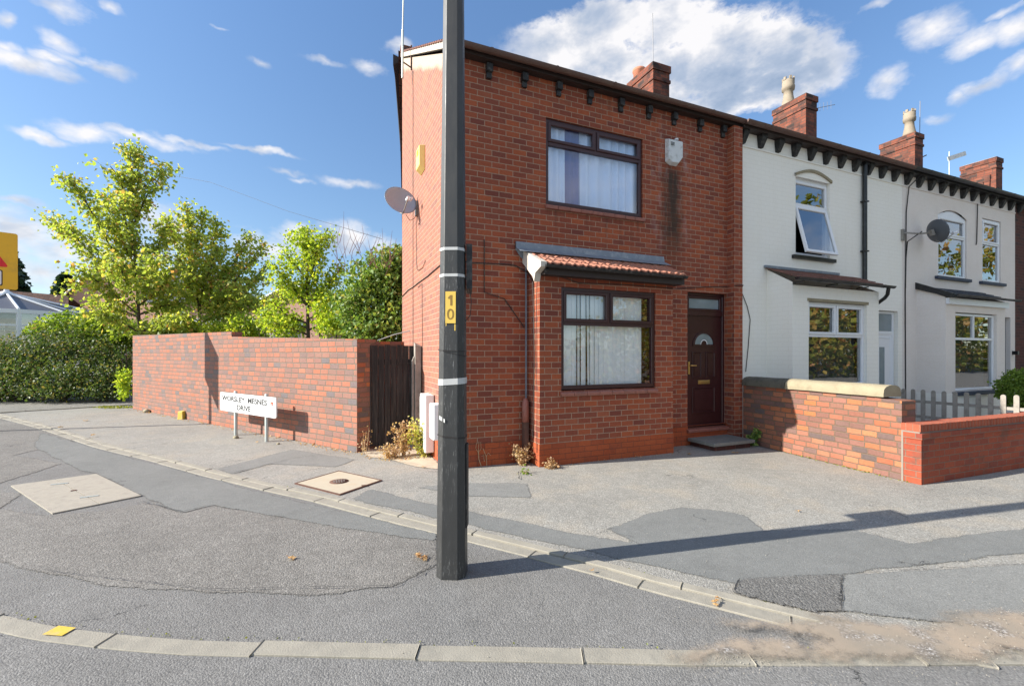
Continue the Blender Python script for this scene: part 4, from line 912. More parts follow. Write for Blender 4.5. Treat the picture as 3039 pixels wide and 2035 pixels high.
ya = M(); ya.tube([(17.25, 2.6, 8.0), (17.30, 2.6, 10.3)], .010, 6); ya.tube([(17.2, 2.6, 8.3), (17.36, 2.45, 8.4)], .02, 5); ya.build('rooftop_aerial', 'aerial', c3)

H4 = thing('dark_brick_house', 'dark brick terrace house at the far right edge beyond the grey house', 'house', (16.46, 0, 0))
wm = M(); wall(wm, 16.461, 22, 0, 0, ZT, [(18, 19.2, 3.6, 5.2), (18, 19.6, .8, 2.6)], .1); wm.build('wall', 'brick_dark', H4)
window(H4, 18, 19.2, 3.6, 5.2, .03, 'upvc_white', 4.6, None); window(H4, 18, 19.6, .8, 2.6, .03, 'upvc_white', 2.0, 18.8); room(H4, 16.7, 21.8, .3, 5.7)
eaves(H4, 16.461, 22, 'black_gloss'); roof(H4, 16.461, 22, False, 'roof_brown')
for k in range(5): corbel(H4, 16.62 + k * .5)
chimney(H4, 22.1 - .02, 22.56, 2.46, 3.5, 7.0, 9.15, [])
ya = M(); ya.tube([(20.3, 3.1, 8.1), (20.3, 3.1, 9.3)], .015, 6); ya.obox((20.35, 2.9, 9.05), (1, -.2, .35), .9, .03, .16); ya.build('panel_aerial', 'alarm_white', H4)

# ------------------------------------------------------------------ wall fixtures (things of their own)
def alarm(name, pts, label, m, base, bump_pts=None):
    """tapered bell box from an outline on the wall"""
    t_ = thing(name, label, 'alarm box', base)
    return t_
yb = thing('alarm_box', 'yellow bell alarm box high on the sunlit gable wall', 'alarm box', (0, 1.8, 5.1))
b = M(); o1 = [(1.44, 4.79), (1.76, 4.79), (1.76, 5.21), (1.44, 5.21)]; o2 = [(1.46, 4.86), (1.74, 4.86), (1.74, 5.20), (1.46, 5.20)]
b.add([(-.003, y, z) for y, z in o1] + [(-.10, y, z) for y, z in o2], [(3, 2, 1, 0), (4, 5, 6, 7)] + [(i, (i + 1) % 4, 4 + (i + 1) % 4, 4 + i) for i in range(4)])
b.build('cover', 'alarm_yellow', yb, bevel=.008)
b = M()
for k in range(4): b.box(-.104, -.099, 1.53, 1.67, 5.06 + k * .028, 5.072 + k * .028)
b.build('sounder_slots', 'sign_yellow', yb)
wb_ = thing('alarm_box', 'weathered white alarm box under the eaves with a dark stain below it', 'alarm box', (4.07, 0, 5.1))
b = M(); b.add([(x, 0 - .003, z) for x, z in ((3.90, 5.0), (4.0, 4.95), (4.15, 4.95), (4.26, 5.08), (4.26, 5.40), (3.90, 5.40))] + [(x, -.09, z) for x, z in ((3.92, 5.03), (4.0, 4.98), (4.14, 4.99), (4.23, 5.1), (4.23, 5.37), (3.92, 5.37))],
      [(0, 1, 2, 3, 4, 5), (11, 10, 9, 8, 7, 6)] + [(i, 6 + i, 6 + (i + 1) % 6, (i + 1) % 6) for i in range(6)])
b.build('cover', 'alarm_white', wb_, bevel=.01)
b = M(); b.lathe((4.12, -.05, 5.39), [(.035, 0), (.035, .03), (0, .045)], 10); b.build('strobe_lens', 'sign_white', wb_)
b = M()
for k in range(3): b.box(3.96, 4.04, -.094, -.089, 5.27 + k * .022, 5.28 + k * .022)
b.build('sounder_slots', 'black_matt', wb_)
def dish(name, c, nrm, wall_pt, r, label, m, lnb_len=.36, wide=1.12):
    c = Vector(c); n_ = Vector(nrm).normalized(); t_ = thing(name, label, 'satellite dish', wall_pt)
    ux = Vector((0, 0, 1)).cross(n_).normalized(); uy = n_.cross(ux)
    d_ = M(); R, K = 8, 32; vs = []
    for s2, zo in ((1, 0), (1, -.006)):
        for i in range(R + 1):
            for k in range(K):
                a = 2 * math.pi * k / K; rr = r * i / R; vs.append(c + ux * (rr * wide * math.cos(a)) + uy * (rr * math.sin(a)) + n_ * (.30 * rr * rr / r + zo))
    fs = []; o2 = (R + 1) * K
    for i in range(R):
        for k in range(K): fs.append((i * K + k, i * K + (k + 1) % K, (i + 1) * K + (k + 1) % K, (i + 1) * K + k)); fs.append((o2 + i * K + k, o2 + (i + 1) * K + k, o2 + (i + 1) * K + (k + 1) % K, o2 + i * K + (k + 1) % K))
    for k in range(K): fs.append((R * K + k, R * K + (k + 1) % K, o2 + R * K + (k + 1) % K, o2 + R * K + k))
    d_.add(vs, fs, True); do_ = d_.build('reflector', m, t_)
    bot = c - uy * r + n_ * (.30 * r); tip = c - uy * (r * .55) + n_ * lnb_len
    a = M(); a.tube([c - uy * r * .75 - n_ * .02, bot - uy * .015, tip], .010, 6); a.build('lnb_arm', 'steel', t_)
    a = M(); a.tube([tip + n_ * .03, tip - n_ * .06], .028, 10); a.tube([tip + ux * .06 + n_ * .03, tip + ux * .06 - n_ * .05], .022, 10); a.build('lnb', 'upvc_white', t_)
    wp = Vector(wall_pt); a = M(); out = wp + (Vector((-.10, 0, 0)) if abs(wp.x) < .01 else Vector((0, -.10, 0)))
    a.tube([wp, out, (out + c) / 2 - Vector((0, 0, .03)), c - n_ * .03], .019, 8); a.box(wp.x - .035, wp.x + .012 if abs(wp.x) < .01 else wp.x + .07, wp.y - .05, wp.y + (.05 if abs(wp.x) < .01 else 0), wp.z - .16, wp.z + .10); a.obox(c - n_ * .05, n_, .06, .10, .14)
    a.build('mounting_bracket', 'steel', t_)
    return t_
D_ = dish('satellite_dish', (-.33, 2.10, 4.38), (.22, -.93, .32), (0, 2.13, 4.35), .27, 'grey satellite dish on the left gable wall below the yellow alarm box', 'dish_grey')
cable(D_, [(-.25, 1.9, 4.12), (-.16, 2.0, 4.05), (-.06, 2.1, 4.12), (-.02, 2.15, 4.2)], .005)
dish('satellite_dish', (11.62, -.33, 4.50), (.80, -.50, .28), (10.98, 0, 4.47), .27, 'dark satellite dish seen from behind between the white and grey houses', 'dish_dark', .42, 1.25)
ae_ = thing('aerial_pole', 'thin pale aerial pole on a bracket at the gable top', 'aerial pole', (-.18, 2.64, 7.0))
a = M(); a.tube([(-.18, 2.66, 6.98), (-.18, 2.64, 7.9)], .022, 8); a.tube([(-.18, 2.64, 7.85), (-.13, 2.60, 10.2)], .014, 8); a.build('pole', 'galv', ae_)
a = M(); a.tube([(0, 2.66, 7.22), (-.18, 2.66, 7.30)], .014, 6); a.tube([(0, 2.66, 7.62), (-.18, 2.66, 7.62)], .014, 6); a.tube([(-.01, 2.66, 7.18), (-.01, 2.66, 7.66)], .016, 6); a.build('wall_bracket', 'rust', ae_)
mb = thing('meter_box', 'tall white plastic meter box standing against the gable by the gate', 'meter box', (-.1, 1.05, 0))
b = M(); b.box(-.15, -.012, .74, 1.14, .10, 1.0); b.build('cabinet', 'box_white', mb, bevel=.012)
b = M(); b.box(-.160, -.15, .77, 1.11, .15, .95); b.box(-.166, -.160, .91, .93, .2, .88); b.build('cabinet_door', 'box_white', mb, bevel=.004)
mb2 = thing('service_box', 'small white box low on the gable wall half hidden behind the lamp post', 'meter box', (-.08, .2, .4))
b = M(); b.box(-.17, -.012, .12, .38, .40, .92); b.build('cabinet', 'box_white', mb2, bevel=.02)
b = M(); b.box(-.176, -.168, .15, .35, .45, .87); b.build('cabinet_door', 'box_white', mb2)

# ------------------------------------------------------------------ garden wall, gate, side wall
GL, GR = Vector((-6.788, 10.641, 0)), Vector((-1.090, 1.665, 0)); ge = (GR - GL).normalized(); gn = Vector((ge.y, -ge.x, 0))  # gn towards camera side
if gn.y > 0: gn = -gn
back = -gn * .225
GW = thing('garden_wall', 'mottled red and grey brick garden wall behind the street name sign', 'wall', GL)
Lw = (GR - GL).length
def wp(s_, z, o=0): return GL + ge * s_ - gn * o + Vector((0, 0, z))
g = M(); segs = [(0, 6.25, 2.10), (6.25, Lw, 2.02)]
prof = [(0, 2.19), (6.23, 2.13), (6.2301, 2.02), (Lw, 1.885)]
o_ = .225
g.quad(wp(0, -.1), wp(Lw, -.1), wp(Lw, 1.885), wp(6.23, 2.02), wp(6.23, 2.13), wp(0, 2.19))
g.quad(wp(0, -.1, o_), wp(0, 2.19, o_), wp(6.23, 2.13, o_), wp(6.23, 2.02, o_), wp(Lw, 1.885, o_), wp(Lw, -.1, o_))
g.quad(wp(0, 2.19), wp(6.23, 2.13), wp(6.23, 2.13, o_), wp(0, 2.19, o_)); g.quad(wp(6.23, 2.02), wp(Lw, 1.885), wp(Lw, 1.885, o_), wp(6.23, 2.02, o_))
g.quad(wp(6.23, 2.02), wp(6.23, 2.02, o_), wp(6.23, 2.13, o_), wp(6.23, 2.13)); g.quad(wp(0, -.1), wp(0, 2.19), wp(0, 2.19, o_), wp(0, -.1, o_))
g.build('wall', 'brick_garden', GW)
pr_ = M(); pe = Vector((.96, .28, 0)).normalized(); p0 = GR + Vector((0, 0, 0)); q0 = GR + Vector((.165, .105, 0)); b0 = GR - gn * .34; b1 = q0 - gn * .2
pr_.add([(p.x, p.y, z) for z in (-.1, 1.888) for p in (p0 + ge * .002, q0, b1, b0)], [(0, 1, 5, 4), (1, 2, 6, 5), (2, 3, 7, 6), (3, 0, 4, 7), (4, 5, 6, 7)])
pr_.build('brick_pier', 'brick_side', GW)
YW = thing('yard_wall', 'old red brick yard wall behind the gate and the garden wall', 'wall', (-.9, 2.9, 0))
g = M(); A0, A1 = Vector((-.98, 3.0, 0)), Vector((-5.2, 10.4, 0)); dn_ = (A1 - A0).normalized(); nn_ = Vector((dn_.y, -dn_.x, 0)) * .2
g.add([(p.x, p.y, z) for z, P4 in ((0, (A0, A1, A1 + nn_, A0 + nn_)),) for p in P4] + [(A0.x, A0.y, 1.93), (A1.x, A1.y, 2.13), (A1.x + nn_.x, A1.y + nn_.y, 2.13), (A0.x + nn_.x, A0.y + nn_.y, 1.93)], [(0, 1, 5, 4), (1, 2, 6, 5), (2, 3, 7, 6), (3, 0, 4, 7), (4, 5, 6, 7)])
g.box(-1.0, -.003, 3.55, 3.75, 0, 1.90); g.build('wall', 'brick_side', YW)
GT = thing('timber_gate', 'weathered black boarded gate between the garden wall and the gable', 'gate', (-.5, 1.8, 0))
x = -.94; k_ = 0
ed = Vector((.93, 0, 0))
gm = M()
while x < -.07:
    wd = .105; zb = .05 + rnd.uniform(-.01, .02); zb = zb if x < -.32 else .36 + (x + .32) * .1; zt = 1.79 + rnd.uniform(-.012, .012)
    gm.box(x, x + wd - .008, 1.80 + rnd.uniform(0, .006), 1.825, zb, zt); x += wd; k_ += 1
gm.build('boards', 'old_gate', GT)
gm = M(); gm.box(-.93, -.07, 1.826, 1.875, 1.45, 1.55); gm.box(-.93, -.07, 1.826, 1.875, .45, .55); gm.box(-.42, -.08, 1.785, 1.799, 1.46, 1.49); gm.build('rails', 'old_gate', GT)
gp = thing('gate_post', 'tall weathered timber gate post with a split top beside the gable', 'post', (.0, 1.75, 0))
gm = M(); gm.add([(-.02 - .11, 1.66, 0), (-.02, 1.66, 0), (-.02, 1.78, 0), (-.13, 1.78, 0), (-.13, 1.66, 1.80), (-.02, 1.66, 1.77), (-.02, 1.78, 1.80), (-.13, 1.78, 1.85)], [(0, 1, 5, 4), (1, 2, 6, 5), (2, 3, 7, 6), (3, 0, 4, 7), (4, 5, 6, 7)]); gm.build('post', 'grey_wood', gp, bevel=.008)
gm = M(); gm.add([(-.175, 1.70, 0), (-.14, 1.70, 0), (-.14, 1.76, 0), (-.175, 1.76, 0), (-.175, 1.70, 1.52), (-.14, 1.70, 1.60), (-.14, 1.76, 1.60), (-.175, 1.76, 1.52)], [(0, 1, 5, 4), (1, 2, 6, 5), (2, 3, 7, 6), (3, 0, 4, 7), (4, 5, 6, 7)]); gm.build('split_stake', 'grey_wood', gp, bevel=.006)
cl2 = M(); cl2.tube([(-.62, 2.9, 1.90), (-.3, 2.9, 2.02), (0.0, 2.85, 2.10)], .010, 6); tag(cl2.build('washing_line', 'galv'), 'thin pale line running from the yard wall up to the gable', 'line')

SW = thing('side_wall', 'old uneven brick wall with a rounded stone coping beside the front door', 'wall', (5.4, -1.6, 0))
a0, a1 = Vector((5.60, -.17, 0)), Vector((5.285, -2.84, 0)); sd = (a1 - a0).normalized(); sn = Vector((-sd.y, sd.x, 0))
if sn.x > 0: sn = -sn   # towards -x
th_w = .24
def sp(s_, z, o=0): p = a0 + sd * s_ - sn * o; return (p.x, p.y, z)
Ls = (a1 - a0).length; g = M(); cut = Ls - .33
rows = 13
g.quad(sp(0, -.05), sp(cut, -.05), sp(cut, 1.06), sp(0, 1.06)); g.quad(sp(cut, -.05, th_w), sp(0, -.05, th_w), sp(0, 1.06, th_w), sp(cut, 1.06, th_w)); g.quad(sp(0, 1.06), sp(cut, 1.06), sp(cut, 1.06, th_w), sp(0, 1.06, th_w))
g.build('wall', 'brick_side', SW)
g = M(); g.add([sp(cut - .003, -.05, -.012), sp(Ls, -.05, -.012), sp(Ls, -.05, th_w), sp(cut - .003, -.05, th_w), sp(cut - .003, 1.045, -.012), sp(Ls, 1.03, -.012), sp(Ls, 1.03, th_w), sp(cut - .003, 1.045, th_w)], [(0, 1, 5, 4), (1, 2, 6, 5), (3, 0, 4, 7), (4, 5, 6, 7)])
g.build('wall_end', 'brick_side', SW)
def coping(s0, s1, m, name):
    mm = M(); pf = []
    for k in range(9): a = math.pi * k / 8; pf.append((th_w / 2 - (th_w / 2 + .045) * math.cos(a), 1.10 + .125 * math.sin(a) ** .7 if 0 < k < 8 else 1.10))
    pf = [(-.045, 1.063)] + pf + [(th_w + .045, 1.063)]
    K = 10; vs = []
    for i in range(K + 1):
        s_ = s0 + (s1 - s0) * i / K
        for o, z in pf: vs.append(Vector(sp(s_, z, o)) + Vector((0, 0, noise.noise(Vector((s_ * 4, o * 9, z))) * .008)))
    n = len(pf); fs = [(i * n + k, i * n + k + 1, (i + 1) * n + k + 1, (i + 1) * n + k) for i in range(K) for k in range(n - 1)]
    mm.add(vs, fs, True); mm.add(vs[:n], [list(range(n))]); mm.add(vs[-n:], [list(range(n))[::-1]])
    return mm.build(name, m, SW)
coping(0.02, .93, 'stone_dark', 'coping_stone'); coping(.945, Ls - .20, 'stone_coping', 'coping_stone')

LW = thing('low_wall', 'low modern red brick wall along the street with a soldier course on top', 'wall', (6.5, -3.1, 0))
r0 = Vector((5.245, -3.067, 0)); rd = Vector((1, -.035, 0)).normalized(); rn = Vector((rd.y, -rd.x, 0))
def lp(s_, z, o=0): p = r0 + rd * s_ + Vector((-rd.y, rd.x, 0)) * o; return (p.x, p.y, z)
def lbox(mm, s0, s1, o0, o1, z0, z1): mm.add([lp(a, z, b) for z in (z0, z1) for b in (o0, o1) for a in (s0, s1)], [(0, 2, 3, 1), (4, 5, 7, 6), (0, 1, 5, 4), (2, 6, 7, 3), (0, 4, 6, 2), (1, 3, 7, 5)])
g = M(); lbox(g, .01, 7.0, .012, .205, -.05, .565); lbox(g, 0, 7.0, 0, .205, .565, .642); g.build('wall', 'brick_low', LW)
g = M(); lbox(g, .012, 7.0, .03, .23, .642, .66); g.build('mortar_bed', 'mortar_grey', LW)
g = M(); s_ = .014
while s_ < 6.9: lbox(g, s_, s_ + .068, .022, .235, .66, .752 + rnd.uniform(-.002, .002)); s_ += .075
g.build('soldier_course', 'brick_soldier', LW, bevel=.003)
g = M(); lbox(g, .006, 7.0, .206, .228, -.05, .642); g.build('backing_render', 'mortar_grey', LW)

PF = thing('picket_fence', 'weathered grey picket fence with rounded tops behind the low brick wall', 'fence', (10.9, -1.2, 0))
ys = [.1 - .187 * k for k in range(15)]
for y in ys:
    p = M(); top_ = .835 + rnd.uniform(-.006, .006); n = 6
    prof = [(y - .04, .06), (y - .04, top_ - .04)] + [(y - .04 * math.cos(math.pi * k / n), top_ - .04 + .04 * math.sin(math.pi * k / n)) for k in range(1, n)] + [(y + .04, top_ - .04), (y + .04, .06)]
    p.prism([(10.87, a, z) for a, z in prof][::-1], (0, 0, 0), (.02, 0, 0)); p.build('picket', 'grey_wood', PF)
for z in (.56, .22):
    p = M(); p.box(10.892, 10.93, -2.62, .0 - .01, z - .03, z + .03); p.build('rail', 'grey_wood', PF)

# ------------------------------------------------------------------ lamp post
LP = thing('lamp_post', 'dark grey tapering octagonal lamp post with a yellow number ten plate', 'lamp post', (-.752, -2.975, 0))
ax = Vector((.9205, -.3907, 0)); ay = Vector((.3907, .9205, 0))
rot = math.radians(-3); ax2 = ax * math.cos(rot) + ay * math.sin(rot); ay2 = ay * math.cos(rot) - ax * math.sin(rot)
def oct_ring(c, R, fw): # R half width across, fw half width of main faces
    P = [(fw, -R), (R, -fw), (R, fw), (fw, R), (-fw, R), (-R, fw), (-R, -fw), (-fw, -R)]
    return [c + ax2 * a + ay2 * b for a, b in P]
def pc(z): return Vector((-.752 + .0028 * z, -2.975 - .0006 * z, z))
def prad(z): return .108 - .0083 * z if z < 4.3 else .0723 - .008 * (z - 4.3)
zs_ = [-.02, .15, 1, 2, 3, 4.3, 6, 8.2]; m_ = M(); vs = []
for z in zs_: vs += oct_ring(pc(z), prad(z), prad(z) * .55)
m_.add(vs, [(i * 8 + k, i * 8 + (k + 1) % 8, (i + 1) * 8 + (k + 1) % 8, (i + 1) * 8 + k) for i in range(len(zs_) - 1) for k in range(8)])
m_.build('post', 'post_worn', LP, bevel=.004)
def band(z0, z1, m, name, grow=.002, tilt=0):
    b_ = M(); v0 = oct_ring(pc(z0), prad(z0) + grow, prad(z0) * .55 + grow * .4); v1 = oct_ring(pc(z1), prad(z1) + grow, prad(z1) * .55 + grow * .4)
    for i, v in enumerate(v0 + v1): v.z += tilt * (v - pc(v.z)).dot(ax2)
    b_.add(v0 + v1, [(k, (k + 1) % 8, 8 + (k + 1) % 8, 8 + k) for k in range(8)]); return b_.build(name, m, LP)
band(2.398, 2.420, 'tape', 'steel_band'); band(2.205, 2.226, 'tape', 'steel_band'); band(1.415, 1.46, 'tape', 'plastic_tape', .003, .06)
band(1.028, 1.040, 'cable_black', 'cable_tie', .003, -.1); band(1.645, 1.652, 'cable_black', 'cable_tie', .004, -.25); band(1.66, 1.667, 'cable_black', 'cable_tie', .004, -.05)
def on_face(z, u, out=.003): # point on the camera-facing flat
    return pc(z) - ay2 * (prad(z) + out) + ax2 * u
pl = M(); P_ = [on_face(1.863, -.038), on_face(1.863, .038), on_face(2.095, .038), on_face(2.095, -.038)]; P2 = [p - ay2 * .003 for p in P_]
pl.add(P_ + P2, [(4, 5, 6, 7), (0, 1, 5, 4), (1, 2, 6, 5), (2, 3, 7, 6), (3, 0, 4, 7)]); plo = pl.build('number_plate', 'plate_yellow', LP)
def text_mesh(s_, size_x, h, O, ux, uz, nrm, m, name, par, bold=0., depth=.0012):
    cu = bpy.data.curves.new(name, 'FONT'); cu.body = s_; cu.size = 1; cu.offset = bold; cu.extrude = 0; to = bpy.data.objects.new(name, cu); COL.objects.link(to)
    dg_ = bpy.context.evaluated_depsgraph_get(); me = bpy.data.meshes.new_from_object(to.evaluated_get(dg_)); bpy.data.objects.remove(to)
    xs = [v.co.x for v in me.vertices]; zs = [v.co.y for v in me.vertices]; x0, x1, z0, z1 = min(xs), max(xs), min(zs), max(zs)
    off = rootloc(par)
    for v in me.vertices:
        p = O + ux * ((v.co.x - x0) / (x1 - x0) * size_x) + uz * ((v.co.y - z0) / (z1 - z0) * h) + nrm * depth - off; v.co = p
    me.materials.clear(); me.materials.append(MATS[m]); o = bpy.data.objects.new(name, me); COL.objects.link(o); o.parent = par; return o
d1_ = M(); Q = lambda u, z: on_face(1.992 + z, u, .0072)
d1_.quad(Q(-.002, 0), Q(.012, 0), Q(.012, .076), Q(-.002, .076)); d1_.quad(Q(-.002, .048), Q(-.002, .076), Q(-.018, .060), Q(-.018, .050)); d1_.build('digit', 'plate_digit', plo)
text_mesh('0', .050, .078, on_face(1.890, -.025, .006), ax2, Vector((0, 0, 1)), -ay2, 'plate_digit', 'digit', plo, .0, .0008)
bx = M(); c = pc(2.293) + ax2 * (prad(2.3) + .03) + ay2 * .02; bd = Vector((.302, .953, 0)); bx.obox(c + bd * .12, bd, .30, .045, .335); bx.build('back_of_sign_plate', 'black_matt', LP, bevel=.002)
bx = M(); bx.tube([c + Vector((0, 0, -.17)) + ax2 * .005, c + Vector((0, 0, -.26)) + ax2 * .016, c + Vector((0, 0, -.36)) + ax2 * .01, c + Vector((0, 0, -.41)) - ax2 * .03], .003, 5); bx.build('cable', 'cable_black', LP)
bx = M(); c = pc(.66) + ax2 * (prad(.66) + .005) + ay2 * .01; bx.obox(c, ax2, .014, .09, .62); bx.build('access_door', 'black_matt', LP, bevel=.004)
sc = M(); sc.add([on_face(1.19, -.085, -.02), on_face(1.165, -.038, .006), on_face(1.14, -.038, .006), on_face(1.160, -.085, -.02)], [(0, 1, 2, 3)]); sc.build('tape_scrap', 'tape', LP)
ps = M(); 
for (z0, z1, u0, u1) in ((1.845, 1.862, -.036, -.03), (1.81, 1.862, .028, .036)): ps.quad(on_face(z0, u0, .001), on_face(z0, u1, .001), on_face(z1, u1, .001), on_face(z1, u0, .001))
ps.build('paint_remnant', 'plate_yellow', LP)
ar = M(); ar.tube([pc(8.1), pc(8.5), pc(8.7) - ay2 * .3, pc(8.75) - ay2 * 1.2], .035, 8); ar.build('lamp_arm', 'post_paint', LP)
ln = M(); ln.obox(pc(8.74) - ay2 * 1.5, ay2, .7, .26, .14); ln.build('lantern', 'alarm_white', LP, bevel=.03)

# ------------------------------------------------------------------ street name sign
SN = thing('street_name_sign', 'white street name sign on two grey posts reading Worsley Mesnes Drive', 'sign', (-2.88, 3.9, 0))
ge2 = Vector((.5358, -.8443, 0)); sgn = Vector((-.8443, -.5358, 0)); PA = Vector((-3.235, 4.38, 0))
def sq(s_, z, o=0): return PA + ge2 * s_ + sgn * o + Vector((0, 0, z))
b = M(); s0, s1, zb0, zb1 = -.534, 1.668, .475, .850; cr = .04
poly = []
for (cx, cz, a0_) in ((s1 - cr, zb1 - cr, 0), (s0 + cr, zb1 - cr, 90), (s0 + cr, zb0 + cr, 180), (s1 - cr, zb0 + cr, 270)):
    for k in range(5): a = math.radians(a0_ + k * 22.5); poly.append((cx + cr * math.cos(a), cz + cr * math.sin(a)))
b.prism([sq(x, z, .03) for x, z in poly][::-1], (0, 0, 0), sgn * .022); bo = b.build('board', 'sign_white', SN)
text_mesh('WORSLEY  MESNES', 1.80, .105, sq(-.445, .685, .052), ge2, Vector((0, 0, 1)), sgn, 'sign_black', 'lettering', bo, .03, .002)
text_mesh('DRIVE', .55, .105, sq(.20, .525, .052), ge2, Vector((0, 0, 1)), sgn, 'sign_black', 'lettering', bo, .03, .002)
b = M(); b.quad(sq(1.48, .70, .0545), sq(1.58, .70, .0545), sq(1.58, .765, .0545), sq(1.48, .765, .0545)); b.build('crest', 'crest_red', bo)
b = M(); b.quad(sq(1.47, .785, .0545), sq(1.59, .785, .0545), sq(1.59, .805, .0545), sq(1.47, .805, .0545)); b.quad(sq(1.515, .70, .0552), sq(1.545, .70, .0552), sq(1.545, .735, .0552), sq(1.515, .735, .0552)); b.build('crest_detail', 'crest_grey', bo)
for s_ in (.035, 1.24):
    b = M(); b.tube([sq(s_, -.02, 0), sq(s_, .885, 0), sq(s_, .893, 0)], [.032, .032, .026], 14); b.build('post', 'galv', SN)
# ------------------------------------------------------------------ warning sign on a pole at the left
WS = thing('warning_sign', 'tall yellow backed road warning sign with a red triangle at the left edge', 'road sign', (-8.2, 6.87, 0))
wr = Vector((-7.72, 7.066, 0)); wl = Vector((-8.61, 6.665, 0)); wu = (wl - wr).normalized(); wn_ = Vector((-wu.y, wu.x, 0))
if wn_.y > 0: wn_ = -wn_
ww = (wl - wr).length
def ws(u, z, o=0): return wr + wu * u + wn_ * o + Vector((0, 0, z))
b = M(); poly = []; cr = .04
for (cx, cz, a0_) in ((ww - cr, 4.25 - cr, 0), (cr, 4.25 - cr, 90), (cr, 3.03 + cr, 180), (ww - cr, 3.03 + cr, 270)):
    for k in range(5): a = math.radians(a0_ + k * 22.5); poly.append((cx + cr * math.cos(a), cz + cr * math.sin(a)))
b.prism([ws(x, z, 0) for x, z in poly], (0, 0, 0), wn_ * .012); bo = b.build('plate', 'sign_yellow', WS)
def tri(o, sc, m, name):
    c = (.50, 3.715); pts = [(-.37, -.21), (.37, -.21), (0, .43)]; pp_ = []
    for i in range(3):
        p, a_, b_ = Vector(pts[i]), Vector(pts[i - 1]), Vector(pts[(i + 1) % 3])
        for k in range(5): t_ = k / 4; q1 = p + (a_ - p).normalized() * .06 * (1 - t_) * (1 - t_) + (b_ - p).normalized() * .06 * t_ * t_; pp_.append(q1)
    mm = M(); mm.add([ws(c[0] + p.x * sc, c[1] + p.y * sc, o) for p in pp_], [list(range(len(pp_)))]); return mm.build(name, m, bo)
tri(.0135, 1, 'sign_red', 'red_triangle'); tri(.0150, .66, 'sign_white', 'white_triangle')
def rr_(o, x0, x1, z0, z1, m, name):
    mm = M(); cr = .03; P = []
    for (cx, cz, a0_) in ((x1 - cr, z1 - cr, 0), (x0 + cr, z1 - cr, 90), (x0 + cr, z0 + cr, 180), (x1 - cr, z0 + cr, 270)):
        for k in range(4): a = math.radians(a0_ + k * 30); P.append(ws(cx + cr * math.cos(a), cz + cr * math.sin(a), o))
    mm.add(P, [list(range(len(P)))]); return mm.build(name, m, bo)
rr_(.0135, .22, .78, 3.10, 3.44, 'sign_black', 'panel_border'); rr_(.015, .238, .762, 3.118, 3.422, 'sign_white', 'text_panel')
b = M(); b.quad(ws(.29, 3.345, .0165), ws(.34, 3.345, .0165), ws(.34, 3.362, .0165), ws(.29, 3.362, .0165)); b.build('lettering', 'sign_black', bo)
b = M(); b.tube([ws(ww / 2, -.05, -.06), ws(ww / 2, 4.2, -.06)], .055, 12); b.build('pole', 'galv', WS)
b = M(); b.obox(ws(ww / 2, 3.95, -.01), wu, .5, .03, .04); b.obox(ws(ww / 2, 3.3, -.01), wu, .5, .03, .04); b.build('mounting_rail', 'galv', WS)

# ------------------------------------------------------------------ small street things
MH = thing('manhole_cover', 'square cream concrete filled manhole cover in a rusty frame by the kerb', 'manhole cover', (-1.44, -.09, 0))
A4 = [Vector((-1.415, .499, 0)), Vector((-.918, -.235, 0)), Vector((-1.45, -.67, 0)), Vector((-1.955, .05, 0))]; cc = sum(A4, Vector()) / 4
f = M(); sc_ = lambda k, z: [cc + (p - cc) * k + Vector((0, 0, z)) for p in A4]
R0, R1, R2, R3 = sc_(1.0, .003), sc_(1., .018), sc_(.945, .018), sc_(.945, .003)
f.add(R0 + R1 + R2 + R3, [(a * 4 + k, a * 4 + (k + 1) % 4, (a + 1) * 4 + (k + 1) % 4, (a + 1) * 4 + k) for a in range(3) for k in range(4)]); f.build('frame', 'rust', MH)
f = M(); f.add(sc_(.94, .0155), [(3, 2, 1, 0)]); f.build('concrete_infill', 'cream_plain', MH)
f = M(); f.lathe(cc + Vector((0, 0, .012)), [(.115, 0), (.115, .008), (.0, .009)], 24)
f.build('centre_lid', 'rust', MH)
f = M()
for i in range(-2, 3):
    for j in range(-2, 3):
        if i * i + j * j < 6: f.box(cc.x + i * .03 - .009, cc.x + i * .03 + .009, cc.y + j * .03 - .009, cc.y + j * .03 + .009, .021, .024)
f.build('lid_studs', 'steel', MH)
f = M(); q = A4[1].lerp(A4[2], .45); f.box(q.x - .03, q.x + .03, q.y + .0, q.y + .05, .0175, .021); f.build('lifting_key_slot', 'rust', MH)
CS = thing('access_cover', 'large weathered concrete access slab with two pale lifting strips', 'access cover', (-4.34, .74, 0))
A5 = [Vector((-5.183, 1.325, 0)), Vector((-4.459, 1.617, 0)), Vector((-3.554, .201, 0)), Vector((-4.179, -.169, 0))]
mid = lambda a, b, t: A5[a].lerp(A5[b], t); up = Vector((0, 0, .014))
f = M()
for t0, t1 in ((0, .495), (.505, 1)):
    a, b_, c, d_ = A5[0].lerp(A5[1], t0), A5[0].lerp(A5[1], t1), A5[3].lerp(A5[2], t1), A5[3].lerp(A5[2], t0)
    f.add([a, b_, c, d_, a + up, b_ + up, c + up, d_ + up], [(7, 6, 5, 4), (0, 1, 5, 4), (1, 2, 6, 5), (2, 3, 7, 6), (3, 0, 4, 7)])
f.build('concrete_slab', 'concrete_slab', CS)
for p in ((-4.66, 1.17), (-4.08, .37)):
    f = M(); f.obox((p[0], p[1], .0165), (.99, .12, 0), .16, .035, .006); f.build('lifting_strip', 'galv', CS)
f = M(); f.obox((-4.36, .74, .0165), (.9, .3, 0), .05, .04, .006); f.build('keyhole', 'rust', CS)
YM = thing('marker_block', 'small yellow painted concrete marker block at the foot of the garden wall', 'marker', (-4.86, 7.50, 0))
